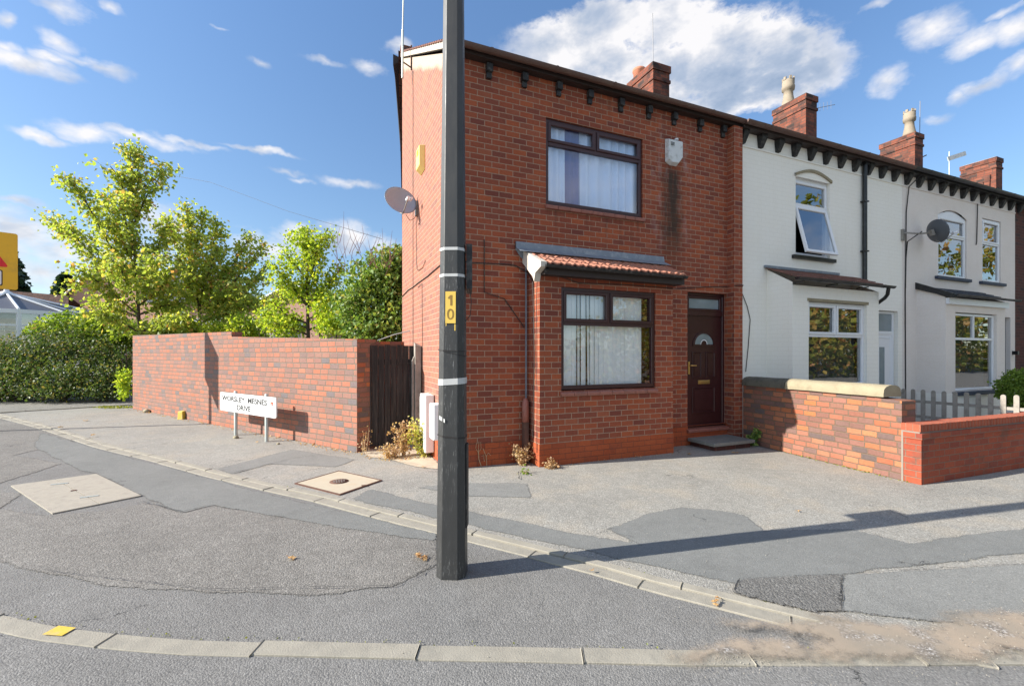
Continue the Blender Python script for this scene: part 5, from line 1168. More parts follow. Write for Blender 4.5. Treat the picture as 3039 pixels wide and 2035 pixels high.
f = M(); f.add([(-4.93 + .86 * 0, 7.44, 0), (-4.80, 7.36, 0), (-4.74, 7.47, 0), (-4.87, 7.55, 0), (-4.92, 7.45, .20), (-4.81, 7.38, .20), (-4.76, 7.46, .22), (-4.87, 7.53, .22)], [(0, 1, 5, 4), (1, 2, 6, 5), (2, 3, 7, 6), (3, 0, 4, 7), (4, 5, 6, 7)])
f.build('block', 'yellow_paint', YM, bevel=.01)
# rubble stones by the wall
def stone(x, y, s_, label):
    mm = M(); K, R = 8, 5; vs = []
    for i in range(R + 1):
        ph = math.pi * i / R - math.pi / 2
        for k in range(K):
            a = 2 * math.pi * k / K; v = Vector((math.cos(a) * math.cos(ph), math.sin(a) * math.cos(ph), .7 * math.sin(ph))); v *= 1 + .3 * noise.noise(v * 1.7 + Vector((x, y, 0))); vs.append(Vector((x, y, s_ * .45)) + v * s_)
    mm.add(vs, [(i * K + k, i * K + (k + 1) % K, (i + 1) * K + (k + 1) % K, (i + 1) * K + k) for i in range(R) for k in range(K)], True)
    tag(mm.build('loose_stone', 'stone_coping'), label, 'stone', 'loose stones along the garden wall')
stone(-6.10, 9.42, .085, 'pale loose stone at the far end of the garden wall foot')
stone(-3.15, 3.93, .05, 'small tan stone on the pavement in front of the left sign post'); stone(-2.35, 2.95, .03, 'tiny tan stone on the pavement right of the sign posts')

# fallen leaves
def fallen(x, y, s_, label, z=.02, n=1):
    mm = M()
    for q in range(n):
        a = rnd.uniform(0, 6.28); ox, oy = (0, 0) if n == 1 else (rnd.uniform(-.06, .06), rnd.uniform(-.05, .05)); K = 10; c = Vector((x + ox, y + oy, z + .008 + q * .004)); ring = []
        for k in range(K):
            r = s_ * (1.0 if k % 2 == 0 else .55) * rnd.uniform(.8, 1.15); th = a + 6.283 * k / K; ring.append(c + Vector((r * math.cos(th), r * math.sin(th), rnd.uniform(0, .5) * s_ - .006)))
        mm.add([c] + ring, [(0, 1 + k, 1 + (k + 1) % K) for k in range(K)])
        mm.tube([c, c + Vector((math.cos(a), math.sin(a), .3)) * s_ * 1.3], .0015, 4)
    return tag(mm.build('fallen_leaf', 'leaf_fallen'), label, 'leaf', 'fallen leaves on the ground')
fallen(-6.90, 7.95, .07, 'curled orange leaf on the pavement left of the yellow marker block', .01)
fallen(-6.85, 6.66, .06, 'brown leaf lying on the kerb edging crossed by the long pole shadow', .04)
fallen(-5.78, 5.20, .05, 'small leaf on the kerb edging nearest the concrete access slab', .035)
fallen(-1.871, -2.265, .038, 'pale tan leaf alone on the rough tarmac left of the lamp post', .01)
fallen(-.895, -2.66, .028, 'clump of dead brown leaves at the left foot of the lamp post', .01, 6)
fallen(1.50, -.50, .05, 'curled orange leaf against the base of the brick bay', .012, 3)
fallen(.20, -3.40, .02, 'pale leaf scrap on the drainage channel at the post shadow', .025)
fallen(.72, -4.06, .02, 'brown debris clump in the gap between two channel stones', .02, 4)
fallen(4.62, -.85, .035, 'tan leaf on the shaded tarmac in front of the doorstep', .01, 2)
fallen(3.9, -.62, .03, 'leaf in the shade between the bay and the doorstep', .01, 2)
fallen(-.30, .22, .03, 'pale leaf on the tarmac beside the gate apron', .02)
fallen(-2.72, 3.28, .035, 'small brown leaf between the two sign posts', .012)
fallen(2.9, -3.1, .03, 'leaf curl on the forecourt above the long lamp post shadow', .012)

# ------------------------------------------------------------------ plants
def leafcard(mm, c, s_, droop=None, flat=False):
    """one folded leaf made of two small faces"""
    n_ = Vector((rnd.gauss(0, 1), rnd.gauss(0, 1), rnd.gauss(0, 1) + (.8 if flat else .3))).normalized(); t_ = n_.orthogonal().normalized()
    a = rnd.uniform(0, 6.283); b_ = n_.cross(t_); d1 = t_ * math.cos(a) + b_ * math.sin(a); d2 = n_.cross(d1)
    if droop is not None: d1 = (d1 + Vector((0, 0, -droop))).normalized(); d2 = n_.cross(d1).normalized()
    w_ = s_ * rnd.uniform(.32, .5); f_ = n_ * s_ * .15
    o = len(mm.v); mm.v += [c, c + d1 * s_ * .45 + d2 * w_ + f_, c + d1 * s_, c + d1 * s_ * .45 - d2 * w_ + f_]
    mm.f += [[o, o + 1, o + 2], [o, o + 2, o + 3]]; mm.sm += [False, False]
def branch_tree(name, data, label, m, leaf, dens, twig=1., cat='tree', trunk_r=.07, group=None, spread=.34, barkm='bark'):
    root = Vector(data['trunk'][0]); root.z = 0; t_ = thing(name, label, cat, root, group)
    tr = [Vector((root.x, root.y, 0))] + [Vector(p) for p in data['trunk']]
    tm = M(); K = len(tr); tm.tube(tr, [trunk_r * (1 - .85 * i / (K - 1)) for i in range(K)], 8)
    lm = M()
    def foliate(p, sp, k):
        for _ in range(k):
            c = p + Vector((rnd.gauss(0, sp), rnd.gauss(0, sp), rnd.gauss(0, sp * .75))); leafcard(lm, c, leaf * rnd.uniform(.6, 1.25), .5)
    def path(P, r0, r1, t0, spr):
        P = [Vector(q) for q in P]; tm.tube(P, [r0 + (r1 - r0) * i / (len(P) - 1) for i in range(len(P))], 6, False)
        for i in range(len(P) - 1):
            a, b_ = P[i], P[i + 1]; L_ = (b_ - a).length; st_ = max(2, int(L_ / .10))
            for k in range(st_):
                f_ = (i + k / st_) / (len(P) - 1)
                if f_ < t0: continue
                p = a.lerp(b_, k / st_); s2 = spr * (1.15 - .75 * f_)
                foliate(p, s2 * .55, int(dens * .45))
                if rnd.random() < .6:
                    dr = ((b_ - a).normalized() * .8 + Vector((rnd.gauss(0, .6), rnd.gauss(0, .6), rnd.gauss(.25, .35)))).normalized(); ln_ = twig * rnd.uniform(.25, .8) * (1.2 - .6 * f_)
                    e = p + dr * ln_; e.z -= ln_ * .1; tm.tube([p, (p + e) / 2 + Vector((0, 0, .03)), e], [r1 * .9, r1 * .6, .003], 4, False)
                    for q in range(1, 5): foliate(p.lerp(e, q / 4), .10 + .05 * twig, int(dens * .5))
    for B_ in data['br']: path(B_, trunk_r * .5, .010, .12, spread)
    path(data['trunk'], trunk_r * .6, .010, .34, spread * .9)
    tm.build('trunk', barkm, t_); lm.build('crown', m, t_); return t_
def blob_plant(name, blobs, label, m, leaf, n, cat='bush', group=None, stems=True, shell=.55, droop=.3, barkm='bark', gap=.0):
    cx = sum(b_[0] for b_ in blobs) / len(blobs); cy = sum(b_[1] for b_ in blobs) / len(blobs)
    t_ = thing(name, label, cat, (cx, cy, 0), group); lm = M(); vol = [b_[3] * b_[4] * b_[5] for b_ in blobs]; tot = sum(v ** .7 for v in vol)
    for b_, v in zip(blobs, vol):
        c = Vector(b_[:3])
        for _ in range(int(n * v ** .7 / tot)):
            d_ = Vector((rnd.gauss(0, 1), rnd.gauss(0, 1), rnd.gauss(0, 1))).normalized(); k = 1 + .30 * noise.noise(d_ * 2.4 + c) + .16 * noise.noise(d_ * 6.5 + c)
            r = (rnd.random() ** shell) * k
            if gap and noise.noise(d_ * 4.5 + c * 1.3) < -gap and r > .8: continue
            p = c + Vector((d_.x * b_[3], d_.y * b_[4], d_.z * b_[5])) * r
            if p.z < .03: continue
            leafcard(lm, p, leaf * rnd.uniform(.6, 1.3), droop)
    if stems:
        sm_ = M()
        for b_ in blobs:
            for _ in range(2):
                a = Vector((b_[0] + rnd.uniform(-.3, .3) * b_[3], b_[1] + rnd.uniform(-.3, .3) * b_[4], 0)); e = Vector((b_[0] + rnd.uniform(-.8, .8) * b_[3], b_[1] + rnd.uniform(-.8, .8) * b_[4], b_[2] + rnd.uniform(.2, .9) * b_[5]))
                sm_.tube([a, a.lerp(e, .5) + Vector((rnd.uniform(-.1, .1), 0, 0)), e], [.035, .02, .006], 5, False)
        sm_.build('stems', barkm, t_)
    lm.build('foliage', m, t_); return t_
TR = {'MAPLE': {'trunk': [(-7.26, 12.92, 1.78), (-7.31, 12.95, 2.67), (-7.38, 12.97, 4.16), (-7.53, 13.04, 5.95), (-7.52, 13.03, 7.14), (-7.59, 13.06, 8.56)], 'br': [[(-7.38, 12.97, 4.01), (-8.13, 13.0, 5.29), (-8.81, 13.0, 6.81), (-9.12, 12.84, 7.31)], [(-7.35, 12.96, 3.42), (-8.61, 13.71, 4.8), (-9.61, 14.36, 5.83), (-10.47, 14.94, 6.38)], [(-7.34, 12.96, 2.97), (-8.25, 13.02, 3.89), (-8.85, 12.95, 4.35), (-9.03, 12.7, 3.8)], [(-7.52, 13.03, 5.95), (-7.1, 13.13, 7.23), (-6.62, 13.19, 8.12)], [(-7.53, 13.04, 6.54), (-7.94, 13.05, 7.68), (-8.09, 12.95, 7.91)], [(-7.5, 13.03, 7.29), (-7.35, 13.07, 8.07), (-7.47, 13.23, 8.8)], [(-7.38, 12.97, 3.86), (-7.03, 13.31, 5.0), (-6.77, 13.69, 6.2)], [(-7.37, 12.97, 4.46), (-8.14, 13.57, 6.02), (-8.67, 14.06, 7.32)], [(-7.34, 12.96, 3.27), (-6.44, 12.03, 3.79), (-5.9, 11.26, 4.42)], [(-7.33, 12.95, 2.89), (-8.17, 13.47, 3.28), (-9.07, 14.02, 3.45)], [(-7.33, 12.95, 2.97), (-6.65, 12.83, 3.28), (-6.0, 12.71, 3.45)], [(-7.45, 13.01, 5.05), (-7.63, 12.7, 6.14), (-7.62, 12.32, 6.75)], [(-7.25, 12.7, 2.36), (-7.79, 12.66, 2.79), (-8.41, 12.65, 2.98)], [(-7.25, 12.7, 2.29), (-6.57, 12.09, 2.71), (-5.83, 11.45, 2.69)], [(-7.25, 12.7, 3.25), (-7.47, 12.2, 4.04), (-7.44, 11.59, 4.63)], [(-7.27, 12.71, 3.39), (-6.72, 11.99, 4.05), (-6.5, 11.41, 4.67)]]}, 'MAPLE2': {'trunk': [(-5.69, 13.89, 1.79), (-5.75, 13.91, 2.69), (-5.87, 13.96, 3.91), (-6.1, 14.06, 5.71), (-6.2, 14.11, 7.18)], 'br': [[(-5.87, 13.96, 3.91), (-5.29, 13.45, 5.49), (-5.05, 13.07, 6.54)], [(-5.8, 13.93, 3.26), (-4.71, 13.74, 4.94), (-4.06, 13.74, 6.25)], [(-5.99, 14.02, 4.73), (-6.79, 14.68, 6.03), (-7.03, 15.11, 6.87)], [(-5.77, 13.92, 2.93), (-4.17, 12.92, 4.04), (-3.33, 12.23, 4.94)], [(-5.84, 13.95, 3.59), (-6.85, 14.11, 4.2), (-7.28, 14.02, 4.32)], [(-6.02, 14.03, 5.06), (-5.76, 14.08, 6.41), (-5.64, 14.19, 7.11)], [(-5.75, 13.91, 2.77), (-4.84, 13.63, 3.44), (-3.94, 13.36, 3.78)], [(-5.77, 13.92, 2.85), (-6.66, 14.4, 3.27), (-7.29, 14.78, 3.44)], [(-5.8, 13.93, 3.42), (-5.05, 14.05, 4.47), (-4.34, 14.18, 5.22)], [(-5.71, 13.68, 2.6), (-5.02, 13.06, 2.74), (-4.31, 12.43, 2.79)], [(-5.72, 13.68, 3.4), (-6.0, 13.31, 4.3), (-6.16, 12.89, 4.99)], [(-5.75, 13.7, 3.56), (-5.36, 13.1, 4.46), (-4.92, 12.47, 5.47)], [(-5.71, 13.68, 2.68), (-6.19, 13.55, 2.74), (-6.68, 13.44, 2.64)], [(-5.74, 13.69, 3.08), (-4.99, 12.88, 3.67), (-4.34, 12.12, 3.92)], [(-5.67, 13.45, 2.74), (-4.1, 12.34, 3.34), (-2.78, 11.35, 3.53)], [(-5.74, 13.69, 3.4), (-4.5, 13.28, 4.39), (-3.62, 13.01, 5.71)]]}, 'YELLOW': {'trunk': [(-1.96, 9.04, 1.76), (-1.99, 9.06, 2.84), (-2.0, 9.06, 3.92), (-1.99, 9.06, 4.86), (-2.01, 9.07, 5.6)], 'br': [[(-1.99, 9.06, 3.11), (-2.58, 9.09, 3.88), (-2.96, 9.04, 4.33)], [(-1.99, 9.06, 3.92), (-2.48, 9.48, 4.56), (-2.71, 9.8, 4.95)], [(-1.99, 9.06, 4.19), (-1.66, 8.81, 4.97), (-1.42, 8.6, 5.44)], [(-1.99, 9.06, 3.24), (-1.41, 9.03, 3.81), (-1.03, 9.08, 4.33)], [(-1.99, 9.06, 2.57), (-2.58, 9.15, 2.83), (-2.94, 9.13, 3.21)], [(-1.99, 9.06, 2.71), (-1.42, 8.6, 2.96), (-1.0, 8.2, 3.2)], [(-1.99, 9.06, 4.59), (-2.16, 9.29, 5.23), (-2.07, 9.42, 5.62)], [(-1.99, 9.06, 2.44), (-2.42, 9.4, 2.58), (-2.8, 9.73, 2.52)], [(-1.99, 9.06, 3.65), (-1.79, 9.13, 4.49), (-1.73, 9.27, 5.07)], [(-1.99, 9.06, 2.23), (-2.52, 9.18, 2.46), (-3.07, 9.3, 2.62)], [(-1.99, 9.06, 2.37), (-1.29, 8.87, 2.65), (-0.78, 8.76, 2.92)], [(-1.99, 9.06, 3.11), (-2.42, 9.51, 3.55), (-2.88, 9.98, 3.86)]]}}
BL = {'DARKSHRUB': [(-0.146, 7.188, 3.754, 0.9, 0.9, 0.77), (0.426, 7.489, 4.354, 0.78, 0.78, 0.52), (-0.661, 6.972, 2.962, 0.73, 0.73, 0.73), (0.291, 7.003, 3.004, 0.94, 0.94, 1.0), (-0.104, 6.736, 2.357, 1.15, 1.15, 0.61), (0.826, 7.21, 3.69, 0.77, 0.77, 1.16)], 'HEDGE': [(-11.82, 15.837, 1.391, 1.18, 1.18, 0.98), (-10.659, 15.344, 1.785, 0.95, 0.95, 0.91), (-9.667, 14.814, 1.784, 0.94, 0.94, 0.97), (-8.643, 14.162, 1.473, 0.85, 0.85, 1.02), (-12.912, 16.192, 1.314, 1.25, 1.25, 1.03), (-7.923, 13.64, 1.093, 0.53, 0.53, 0.95), (-10.831, 14.657, 0.873, 1.06, 1.06, 0.75), (-9.461, 13.967, 0.803, 1.05, 1.05, 0.72), (-8.33, 13.595, 0.752, 0.75, 0.75, 0.68), (-11.868, 15.206, 0.716, 0.91, 0.91, 0.64), (-11.386, 14.893, 0.345, 1.21, 1.21, 0.33), (-9.806, 14.113, 0.383, 1.2, 1.2, 0.36), (-8.426, 13.527, 0.383, 0.97, 0.97, 0.36), (-12.707, 15.562, 0.337, 1.06, 1.06, 0.33)], 'BRIGHTHEDGE': [(-10.184, 16.012, 2.701, 0.91, 0.91, 0.58), (-9.032, 15.306, 2.525, 0.98, 0.98, 0.74), (-11.152, 16.531, 2.541, 0.67, 0.67, 0.42), (-8.054, 14.673, 2.273, 0.81, 0.81, 0.65), (-6.918, 13.865, 2.341, 0.95, 0.95, 0.48), (-6.024, 14.029, 2.362, 0.65, 0.65, 0.36)], 'BACKBUSH': [(-2.697, 10.009, 2.541, 0.63, 0.63, 0.42), (-3.72, 11.421, 2.298, 0.6, 0.6, 0.33), (-1.303, 8.331, 2.544, 0.59, 0.59, 0.52), (-1.54, 8.866, 3.244, 0.47, 0.47, 0.54), (-3.949, 11.193, 2.622, 0.66, 0.66, 0.44), (-4.797, 11.77, 2.486, 0.59, 0.59, 0.33), (-3.179, 10.54, 2.846, 0.5, 0.5, 0.49), (-6.277, 13.376, 2.646, 0.86, 0.86, 0.41)]}
branch_tree('maple_tree', TR['MAPLE'], 'tall yellow green maple tree with spreading upper branches, left of centre', 'leaf_maple', .132, 21, 1.1, spread=.36, group='maple trees behind the garden wall')
branch_tree('maple_tree', TR['MAPLE2'], 'second maple tree right of the tallest one, turning yellow and orange', 'leaf_maple', .132, 21, 1.1, spread=.36, group='maple trees behind the garden wall')
branch_tree('young_tree', TR['YELLOW'], 'slender bright lime green tree with a narrow pointed top', 'leaf_yellow', .10, 28, .85, spread=.29)
ds = blob_plant('evergreen_shrub', BL['DARKSHRUB'], 'large dark green shrub tree against the left edge of the brick house', 'leaf_dark', .12, 15000, 'tree', gap=.25)
BLK = 0
tw = M()
for _ in range(34):
    a = Vector((rnd.uniform(-1.3, .1), 4.9 + rnd.uniform(-.6, .9), 3.7 + rnd.uniform(-.2, .4))); e = a + Vector((rnd.gauss(0, .25), rnd.gauss(0, .2), rnd.uniform(.4, .8))); tw.tube([a, a.lerp(e, .5) + Vector((rnd.gauss(0, .05), 0, 0)), e], [.008, .006, .002], 4, False)
tw.build('bare_twigs', 'twig_red', ds)
blob_plant('hedge', BL['HEDGE'], 'dense dull green hedge on the left behind the path', 'leaf_hedge', .085, 34000, 'hedge', droop=-.15, gap=.12)
blob_plant('hedge', BL['BRIGHTHEDGE'], 'brighter leafy hedge under the tallest maple tree', 'leaf_bright', .13, 8500, 'hedge')
blob_plant('garden_shrub', BL['BACKBUSH'], 'lime green shrub behind the lower part of the garden wall', 'leaf_yellow', .10, 7500, 'bush', gap=.15)
blob_plant('yellow_bush', [(-7.15, 11.1, .75, .22, .25, .55)], 'small yellow leaved bush at the far end of the garden wall', 'leaf_yellow', .09, 450, 'bush', stems=False)
blob_plant('ball_bush', [(12.92, -1.35, .85, .44, .44, .44)], 'clipped round bright green bush behind the picket fence', 'leaf_ball', .05, 6500, 'bush', shell=.2)
# weeds
def weed(name, x, y, h, r, label, m, stem_m, n, leaf, lean=(0, 0), stems=7):
    t_ = thing(name, label, 'weed', (x, y, 0), 'weeds growing at the foot of the walls'); lm = M(); sm_ = M()
    for i in range(stems):
        a = rnd.uniform(0, 6.283); rr = r * rnd.uniform(.2, 1); hh = h * rnd.uniform(.35, 1); b0_ = Vector((x + rnd.uniform(-.04, .04), y + rnd.uniform(-.04, .04), 0)); e = Vector((x + rr * math.cos(a) + lean[0], y + rr * math.sin(a) * .6 + lean[1], hh))
        md = b0_.lerp(e, .5) + Vector((rnd.gauss(0, .02), 0, .04 * h)); sm_.tube([b0_, md, e], [.005, .004, .002], 5, False)
        for k in range(n // stems):
            f_ = rnd.uniform(.15, 1); p = (b0_.lerp(md, f_ * 2) if f_ < .5 else md.lerp(e, f_ * 2 - 1)) + Vector((rnd.gauss(0, .035), rnd.gauss(0, .035), rnd.gauss(0, .03))); p.z = max(p.z, .01); leafcard(lm, p, leaf * rnd.uniform(.6, 1.3), .1)
    sm_.build('stems', stem_m, t_); lm.build('leaves', m, t_); return t_
weed('dry_weed', -.42, 1.10, .62, .20, 'withered brown weed on the concrete in front of the gate', 'leaf_dry', 'twig_dry', 520, .045, (-.05, 0), 10)
weed('dry_weed', -.62, 1.0, .22, .24, 'low tangle of dead brown weeds left of the gate apron', 'leaf_dry', 'twig_dry', 420, .04, (0, 0), 12)
weed('yellow_weed', -.13, .92, .72, .26, 'tall yellowing weed in front of the white meter box', 'leaf_weed', 'twig_dry', 900, .045, (-.08, 0), 14)
weed('dry_weed', 1.09, -.16, .34, .17, 'straw coloured dead weed in the corner left of the brick bay', 'leaf_dry', 'twig_dry', 600, .04, (0, 0), 14)
weed('dry_weed', 1.36, -.50, .12, .14, 'flattened reddish dead weed at the corner foot of the bay', 'leaf_dry', 'twig_dry', 160, .035, (0, 0), 8)
weed('green_weed', .93, -.63, .05, .06, 'tiny green weed growing through the tarmac in front of the bay', 'leaf_bright', 'twig_dry', 60, .03, (0, 0), 5)
weed('green_weed', 5.50, -.40, .30, .17, 'dark green leafy weed in the corner between doorstep and side wall', 'leaf_dark', 'bark', 190, .075, (.02, -.1), 9)
weed('dry_weed', -.98, 1.50, .45, .14, 'sparse dead stems at the foot of the garden wall pier', 'leaf_dry', 'twig_dry', 60, .035, (0, 0), 4)
ss = thing('dead_stalks', 'pair of pale bleached dead stalks against the orange plinth', 'weed', (.46, -.04, 0))
s_ = M()
for P, r in (([(.50, -.04, 0), (.46, -.04, .12), (.45, -.05, .22)], .005), ([(.45, -.05, .22), (.41, -.05, .28), (.42, -.05, .36)], .003), ([(.45, -.05, .22), (.49, -.05, .27), (.485, -.05, .37)], .003), ([(.45, -.05, .22), (.45, -.06, .30), (.455, -.06, .38)], .003), ([(.58, -.05, 0), (.57, -.05, .15), (.54, -.05, .22), (.52, -.05, .27)], .004), ([(.57, -.05, .15), (.60, -.05, .2), (.64, -.05, .16)], .003), ([(.54, -.05, .08), (.53, -.05, .18), (.50, -.05, .16)], .003)): s_.tube(P, r, 5)
s_.build('stalks', 'twig_dry', ss)
# moss / grass strip by the end of the garden wall and along its foot
def tuftstrip(name, pts, n, spread, h, m, label):
    mm = M()
    for _ in range(n):
        i = rnd.randrange(len(pts) - 1); p = Vector((*pts[i], 0)).lerp(Vector((*pts[i + 1], 0)), rnd.random()) + Vector((rnd.gauss(0, spread), rnd.gauss(0, spread), .008)); leafcard(mm, p, h * rnd.uniform(.5, 1.4), None, True)
    o = mm.build(name, m); o['kind'] = 'stuff'; o['label'] = label; o['category'] = 'ground cover'; return o
tuftstrip('moss', [(-7.9, 11.5), (-7.0, 11.0)], 700, .10, .05, 'moss', 'yellow green moss on the ground at the far end of the garden wall')
tuftstrip('leaf_litter', [(-6.7, 10.3), (-4.0, 6.1), (-2.0, 2.95), (-1.15, 1.6)], 420, .05, .03, 'leaf_fallen', 'crumbs of dead leaves along the foot of the garden wall')
tuftstrip('leaf_litter', [(-.95, 1.3), (-.6, .85), (-.3, .9)], 200, .07, .03, 'leaf_dry', 'dead leaf crumbs on the concrete in front of the gate')
tuftstrip('leaf_litter', [(5.52, -.9), (5.35, -1.9), (5.22, -2.95)], 170, .02, .022, 'moss', 'moss and crumbs along the foot of the side wall')
tuftstrip('leaf_litter', [(1.3, -.44), (2.4, -.43), (3.7, -.42)], 120, .02, .02, 'leaf_dry', 'leaf crumbs along the foot of the bay')
tuftstrip('kerb_moss', [(p[0] - .0, p[1] - .0) for p in far[1:]], 320, .012, .014, 'moss', 'specks of moss along the kerb edging')
tuftstrip('kerb_moss', [(p[0] + .005, p[1] + .02) for p in road], 160, .012, .012, 'moss', 'specks of moss along the road kerb')
grit = M()
for _ in range(900):
    x, y = rnd.choice([(rnd.gauss(2.0, .7), rnd.gauss(-4.95, .13)), (rnd.uniform(-.2, 6), rnd.uniform(-4.6, -.6)), (rnd.gauss(.43, .12), rnd.gauss(-4.50, .06)), (rnd.uniform(-4, 2), rnd.uniform(-5.3, 0))]); s_ = rnd.uniform(.001, .0026); grit.obox((x, y, .012 + s_ + (.025 if y < -4.6 and x > 1 else 0)), (rnd.random() + .1, rnd.random(), rnd.random()), s_ * 2, s_ * 1.4, s_ * 1.3)
go = grit.build('loose_grit', 'concrete_slab'); go['kind'] = 'stuff'; go['label'] = 'pale grit scattered on the tarmac'; go['category'] = 'grit'

# ------------------------------------------------------------------ background
def conifer(x, y, z0, h, r, label):
    t_ = thing('conifer_tree', label, 'tree', (x, y, 0), 'dark conifers far behind'); tm = M(); tm.tube([(x, y, 0), (x, y, z0 + h)], [.2, .03], 6); tm.build('trunk', 'bark', t_); lm = M()
    for _ in range(1800):
        f_ = rnd.random() ** .8; a = rnd.uniform(0, 6.283); rr = r * (1 - f_) ** .75 * rnd.uniform(.4, 1.1) + .1; leafcard(lm, Vector((x + rr * math.cos(a), y + rr * math.sin(a), z0 + h * f_)), .45, .3)
    lm.build('crown', 'leaf_conifer', t_)
conifer(-23.0, 39.4, 3, 6.4, 2.0, 'dark conifer behind the yellow warning sign'); conifer(-21.2, 43.3, 3, 5.2, 1.6, 'small dark conifer top between the brown roof and the maple tree')
CO = thing('conservatory', 'white framed conservatory with a grey glazed hipped roof behind the hedge', 'conservatory', (-13.1, 18.7, 0))
ap = Vector((-13.75, 19.6, 4.15)); n = 10; R = 2.35; zc = 3.40; cen = Vector((-13.85, 19.9, 0)); ring = [cen + Vector((R * math.cos(a), R * math.sin(a), zc)) for a in [math.radians(200 + 34 * k) for k in range(6)]]
ring += [ring[-1] + Vector((.8, 2.2, 0)), ring[0] + Vector((-.2, 2.5, 0))]
c = M(); c.add([ap + Vector((0, 0, .02))] + ring, [(0, 1 + k, 2 + k) for k in range(len(ring) - 1)] + [(0, len(ring), 1)]); c.build('roof_glazing', 'roof_glass', CO)
c = M()
for p in ring: c.tube([ap + Vector((0, 0, .05)), p + Vector((0, 0, .03))], .05, 5)
c.tube([ap, ap + Vector((0, 0, .42))], [.13, .01], 6); c.lathe(ap, [(.2, 0), (.2, .06), (.1, .12)], 8)
c.build('roof_bars', 'upvc_white', CO)
c = M()
for k in range(len(ring)):
    a, b_ = ring[k], ring[(k + 1) % len(ring)]; d_ = (b_ - a); m0 = (a + b_) / 2
    c.obox(m0 + Vector((0, 0, -.07)), d_, d_.length, .14, .16); c.obox(m0 + Vector((0, 0, -.62)), d_, d_.length, .08, .07); c.obox(m0 + Vector((0, 0, -2.6)), d_, d_.length, .1, 1.6)
    for f_ in (0, .5): q = a.lerp(b_, f_); c.obox((q.x, q.y, 1.7), d_, .12, .12, 3.4)
c.build('frame', 'upvc_white', CO)
c = M()
for k in range(len(ring)):
    a, b_ = ring[k], ring[(k + 1) % len(ring)]; c.quad((a.x, a.y, 1.5), (b_.x, b_.y, 1.5), (b_.x, b_.y, 3.3), (a.x, a.y, 3.3))
c.build('glazing', 'glass_dark', CO)
def gable_house(name, L_, T_, R_, zb, depth, label, wallm, roofm, loc, drop=3.):
    """house whose gable faces the street: left eave, apex, right eave"""
    L_, T_, R_ = Vector(L_), Vector(T_), Vector(R_); t_ = thing(name, label, 'house', loc); dr = (R_ - L_); dr.z = 0; dr.normalize(); dn = Vector((-dr.y, dr.x, 0)) * depth
    a = M(); lb_, rb_ = Vector((L_.x, L_.y, zb)), Vector((R_.x, R_.y, zb)); P = [lb_, rb_, R_, T_, L_]; a.add(P + [p + dn for p in P], [(0, 1, 2, 3, 4), (9, 8, 7, 6, 5), (0, 4, 9, 5), (1, 6, 7, 2)]); a.build('wall', wallm, t_)
    r = M(); up_ = Vector((0, 0, .12)); ov = -dn.normalized() * .25
    r.add([L_ + ov - dr * .3 - Vector((0, 0, .15)), T_ + ov + up_, T_ + dn + up_, L_ + dn - dr * .3 - Vector((0, 0, .15)), R_ + ov + dr * .3 - Vector((0, 0, .15)), R_ + dn + dr * .3 - Vector((0, 0, .15))], [(0, 1, 2, 3), (1, 4, 5, 2)]); r.build('roof', roofm, t_)
    v = M(); v.tube([L_ + ov - dr * .3 - Vector((0, 0, .18)), T_ + ov + Vector((0, 0, .05)), R_ + ov + dr * .3 - Vector((0, 0, .18))], .07, 4); v.build('bargeboard', 'upvc_white', t_)
    return t_
gable_house('estate_house', (-17.85, 35.3, 5.74), (-15.3, 34.28, 8.2), (-12.4, 33.0, 5.43), 0, 9, 'peach brick gabled house seen through the left side of the maple tree', 'brick_pale', 'roof_brown', (-15, 34, 0))
gable_house('estate_house', (-5.0, 27.9, 5.3), (-3.2, 27.1, 6.3), (-1.2, 26.2, 5.0), 0, 8, 'pale brick gable with a white bargeboard behind the slender lime tree', 'brick_pale', 'roof_brown', (-3, 27, 0))
RB = thing('brown_roof_building', 'low building with a long brown tiled roof behind the conservatory', 'house', (-18, 33.5, 0))
a = M(); a.add([(-22.5, 35.2, 6.0), (-17.2, 33.6, 5.55), (-16.9, 32.8, 4.2), (-23.4, 34.3, 4.2)], [(0, 3, 2, 1)]); a.add([(-22.5, 35.2, 6.0), (-17.2, 33.6, 5.55), (-16.6, 36.5, 4.2), (-23, 38, 4.2)], [(0, 1, 2, 3)]); a.build('roof', 'roof_brown', RB)
a = M(); a.add([(-23.2, 34.5, 0), (-17.1, 33.0, 0), (-17.1, 33.0, 4.25), (-23.2, 34.5, 4.25), (-16.7, 36.2, 0), (-16.7, 36.2, 4.2)], [(0, 1, 2, 3), (1, 4, 5, 2)]); a.build('wall', 'brick_pale', RB)
RC = thing('slate_roof_house', 'house with a dark slate roof glimpsed between the maple and lime trees', 'house', (-9, 29.5, 0))
a = M(); a.add([(-13.0, 32.5, 7.3), (-7.8, 30.4, 7.0), (-4.9, 27.7, 4.97), (-12.0, 30.3, 4.97), (-13.5, 36, 5), (-6.5, 34, 5)], [(0, 3, 2, 1), (0, 1, 5, 4), (1, 2, 5)]); a.build('roof', 'roof_slate', RC)
a = M(); a.add([(-11.8, 30.6, 0), (-5.3, 28.1, 0), (-5.3, 28.1, 5.05), (-11.8, 30.6, 5.05)], [(0, 1, 2, 3)]); a.build('wall', 'brick_pale', RC)
for (x0, x1) in ((.18, .30), (.62, .78)):
    p0, p1 = Vector((-11.8, 30.6, 0)).lerp(Vector((-5.3, 28.1, 0)), x0), Vector((-11.8, 30.6, 0)).lerp(Vector((-5.3, 28.1, 0)), x1); a = M(); dd2 = (p1 - p0); a.obox((p0 + p1) / 2 + Vector((-.02, -.05, 3.9)), dd2, dd2.length, .1, 1.1); a.build('window', 'glass_dark', RC)
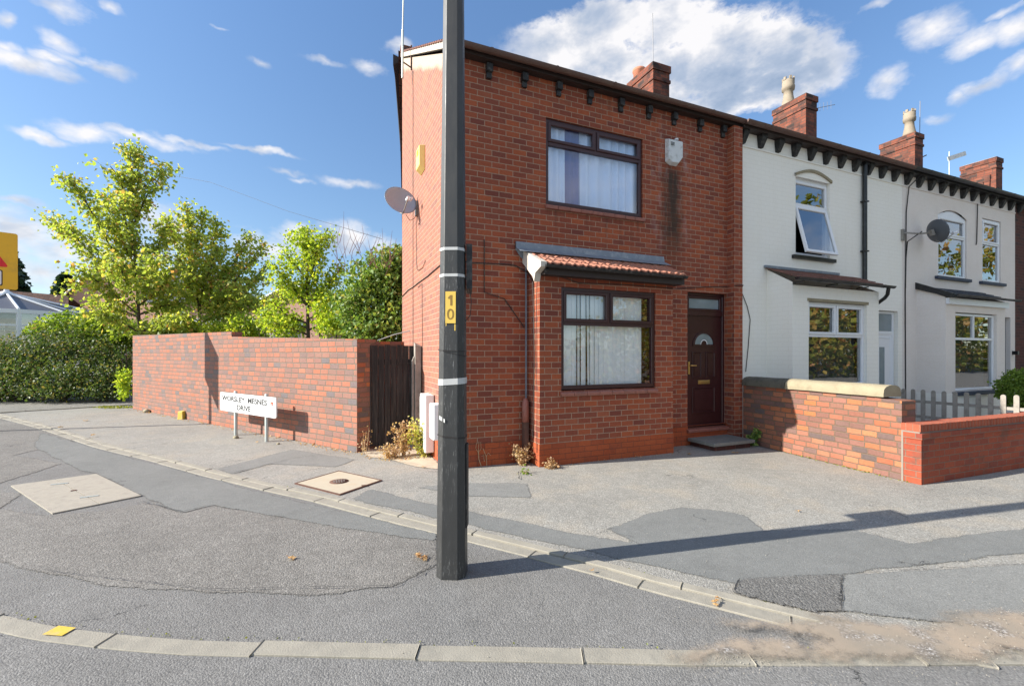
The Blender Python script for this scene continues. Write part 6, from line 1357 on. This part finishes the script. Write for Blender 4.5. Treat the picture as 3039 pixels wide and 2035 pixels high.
GA = thing('garage', 'flat roofed pale block garage with a white fascia behind the garden wall', 'garage', (-5.5, 20.4, 0))
ga0, ga1 = Vector((-7.5, 21.2, 0)), Vector((-3.78, 19.6, 0)); dd3 = (ga1 - ga0); nn3 = Vector((-dd3.y, dd3.x, 0)).normalized()
a = M(); a.obox((ga0 + ga1) / 2 + nn3 * 1.5 + Vector((0, 0, 1.55)), dd3, dd3.length, 3., 3.1); a.build('wall', 'block_pale', GA)
a = M(); a.obox((ga0 + ga1) / 2 + nn3 * 1.5 + Vector((0, 0, 3.27)), dd3, dd3.length + .2, 3.2, .32); a.build('fascia', 'upvc_white', GA)
wr_ = M(); wr_.tube([(-19.3, 44.6, 18.4), (-9, 33, 14.2), (-3.5, 27, 11.0), (.32, 5.9 + 4, 5.6)], .012, 4); tag(wr_.build('overhead_wire', 'cable_black'), 'thin overhead wire running down behind the brick house', 'wire')

# trees across the road on the right: seen as reflections in the windows
def street_tree(x, y, h, label, m='leaf_autumn'):
    t_ = thing('street_tree', label, 'tree', (x, y, 0), 'broad trees across the road to the right'); tm = M(); tm.tube([(x, y, 0), (x, y, h * .5), (x + .3, y, h * .8)], [.25, .18, .06], 7)
    for k in range(6): a = k * 1.05; tm.tube([(x, y, h * .3), (x + math.cos(a) * h * .25, y + math.sin(a) * h * .25, h * .62)], [.1, .03], 5)
    tm.build('trunk', 'bark', t_); lm = M()
    cs = [Vector((x + rnd.gauss(0, h * .2), y + rnd.gauss(0, h * .18), h * rnd.uniform(.2, .9))) for _ in range(16)]
    for _ in range(3600):
        c = rnd.choice(cs); d_ = Vector((rnd.gauss(0, 1), rnd.gauss(0, 1), rnd.gauss(0, 1))).normalized(); leafcard(lm, c + d_ * h * .15 * rnd.uniform(.5, 1.1), .34, .3)
    lm.build('crown', m, t_); return t_
pos = [(19, -19, 8), (25, -20, 11), (31.5, -19, 13), (38, -21, 15), (46, -22, 17), (55, -24, 17), (30, -27, 14), (66, -27, 18)]
wh = ['nearest', 'second', 'third', 'fourth', 'fifth', 'sixth', 'rearmost', 'farthest']
t0 = street_tree(19, -19, 10., 'nearest broad tree across the road seen reflected in the windows')
for i, (x, y, h) in enumerate(pos[1:]):
    r = dup(t0, (x, y, 0), wh[i + 1] + ' broad tree across the road seen reflected in the windows'); k = h / 10.; r.scale = (k, k, k); r.rotation_euler = (0, 0, i * 1.3)

blob_plant('hedge', [(12 + 5.2 * i, -14.5 - .28 * i, 1.3, 3.2, 1.2, 1.9) for i in range(11)], 'long roadside hedge across the road to the right, seen mirrored in the windows', 'leaf_autumn', .30, 9000, 'hedge', stems=False)
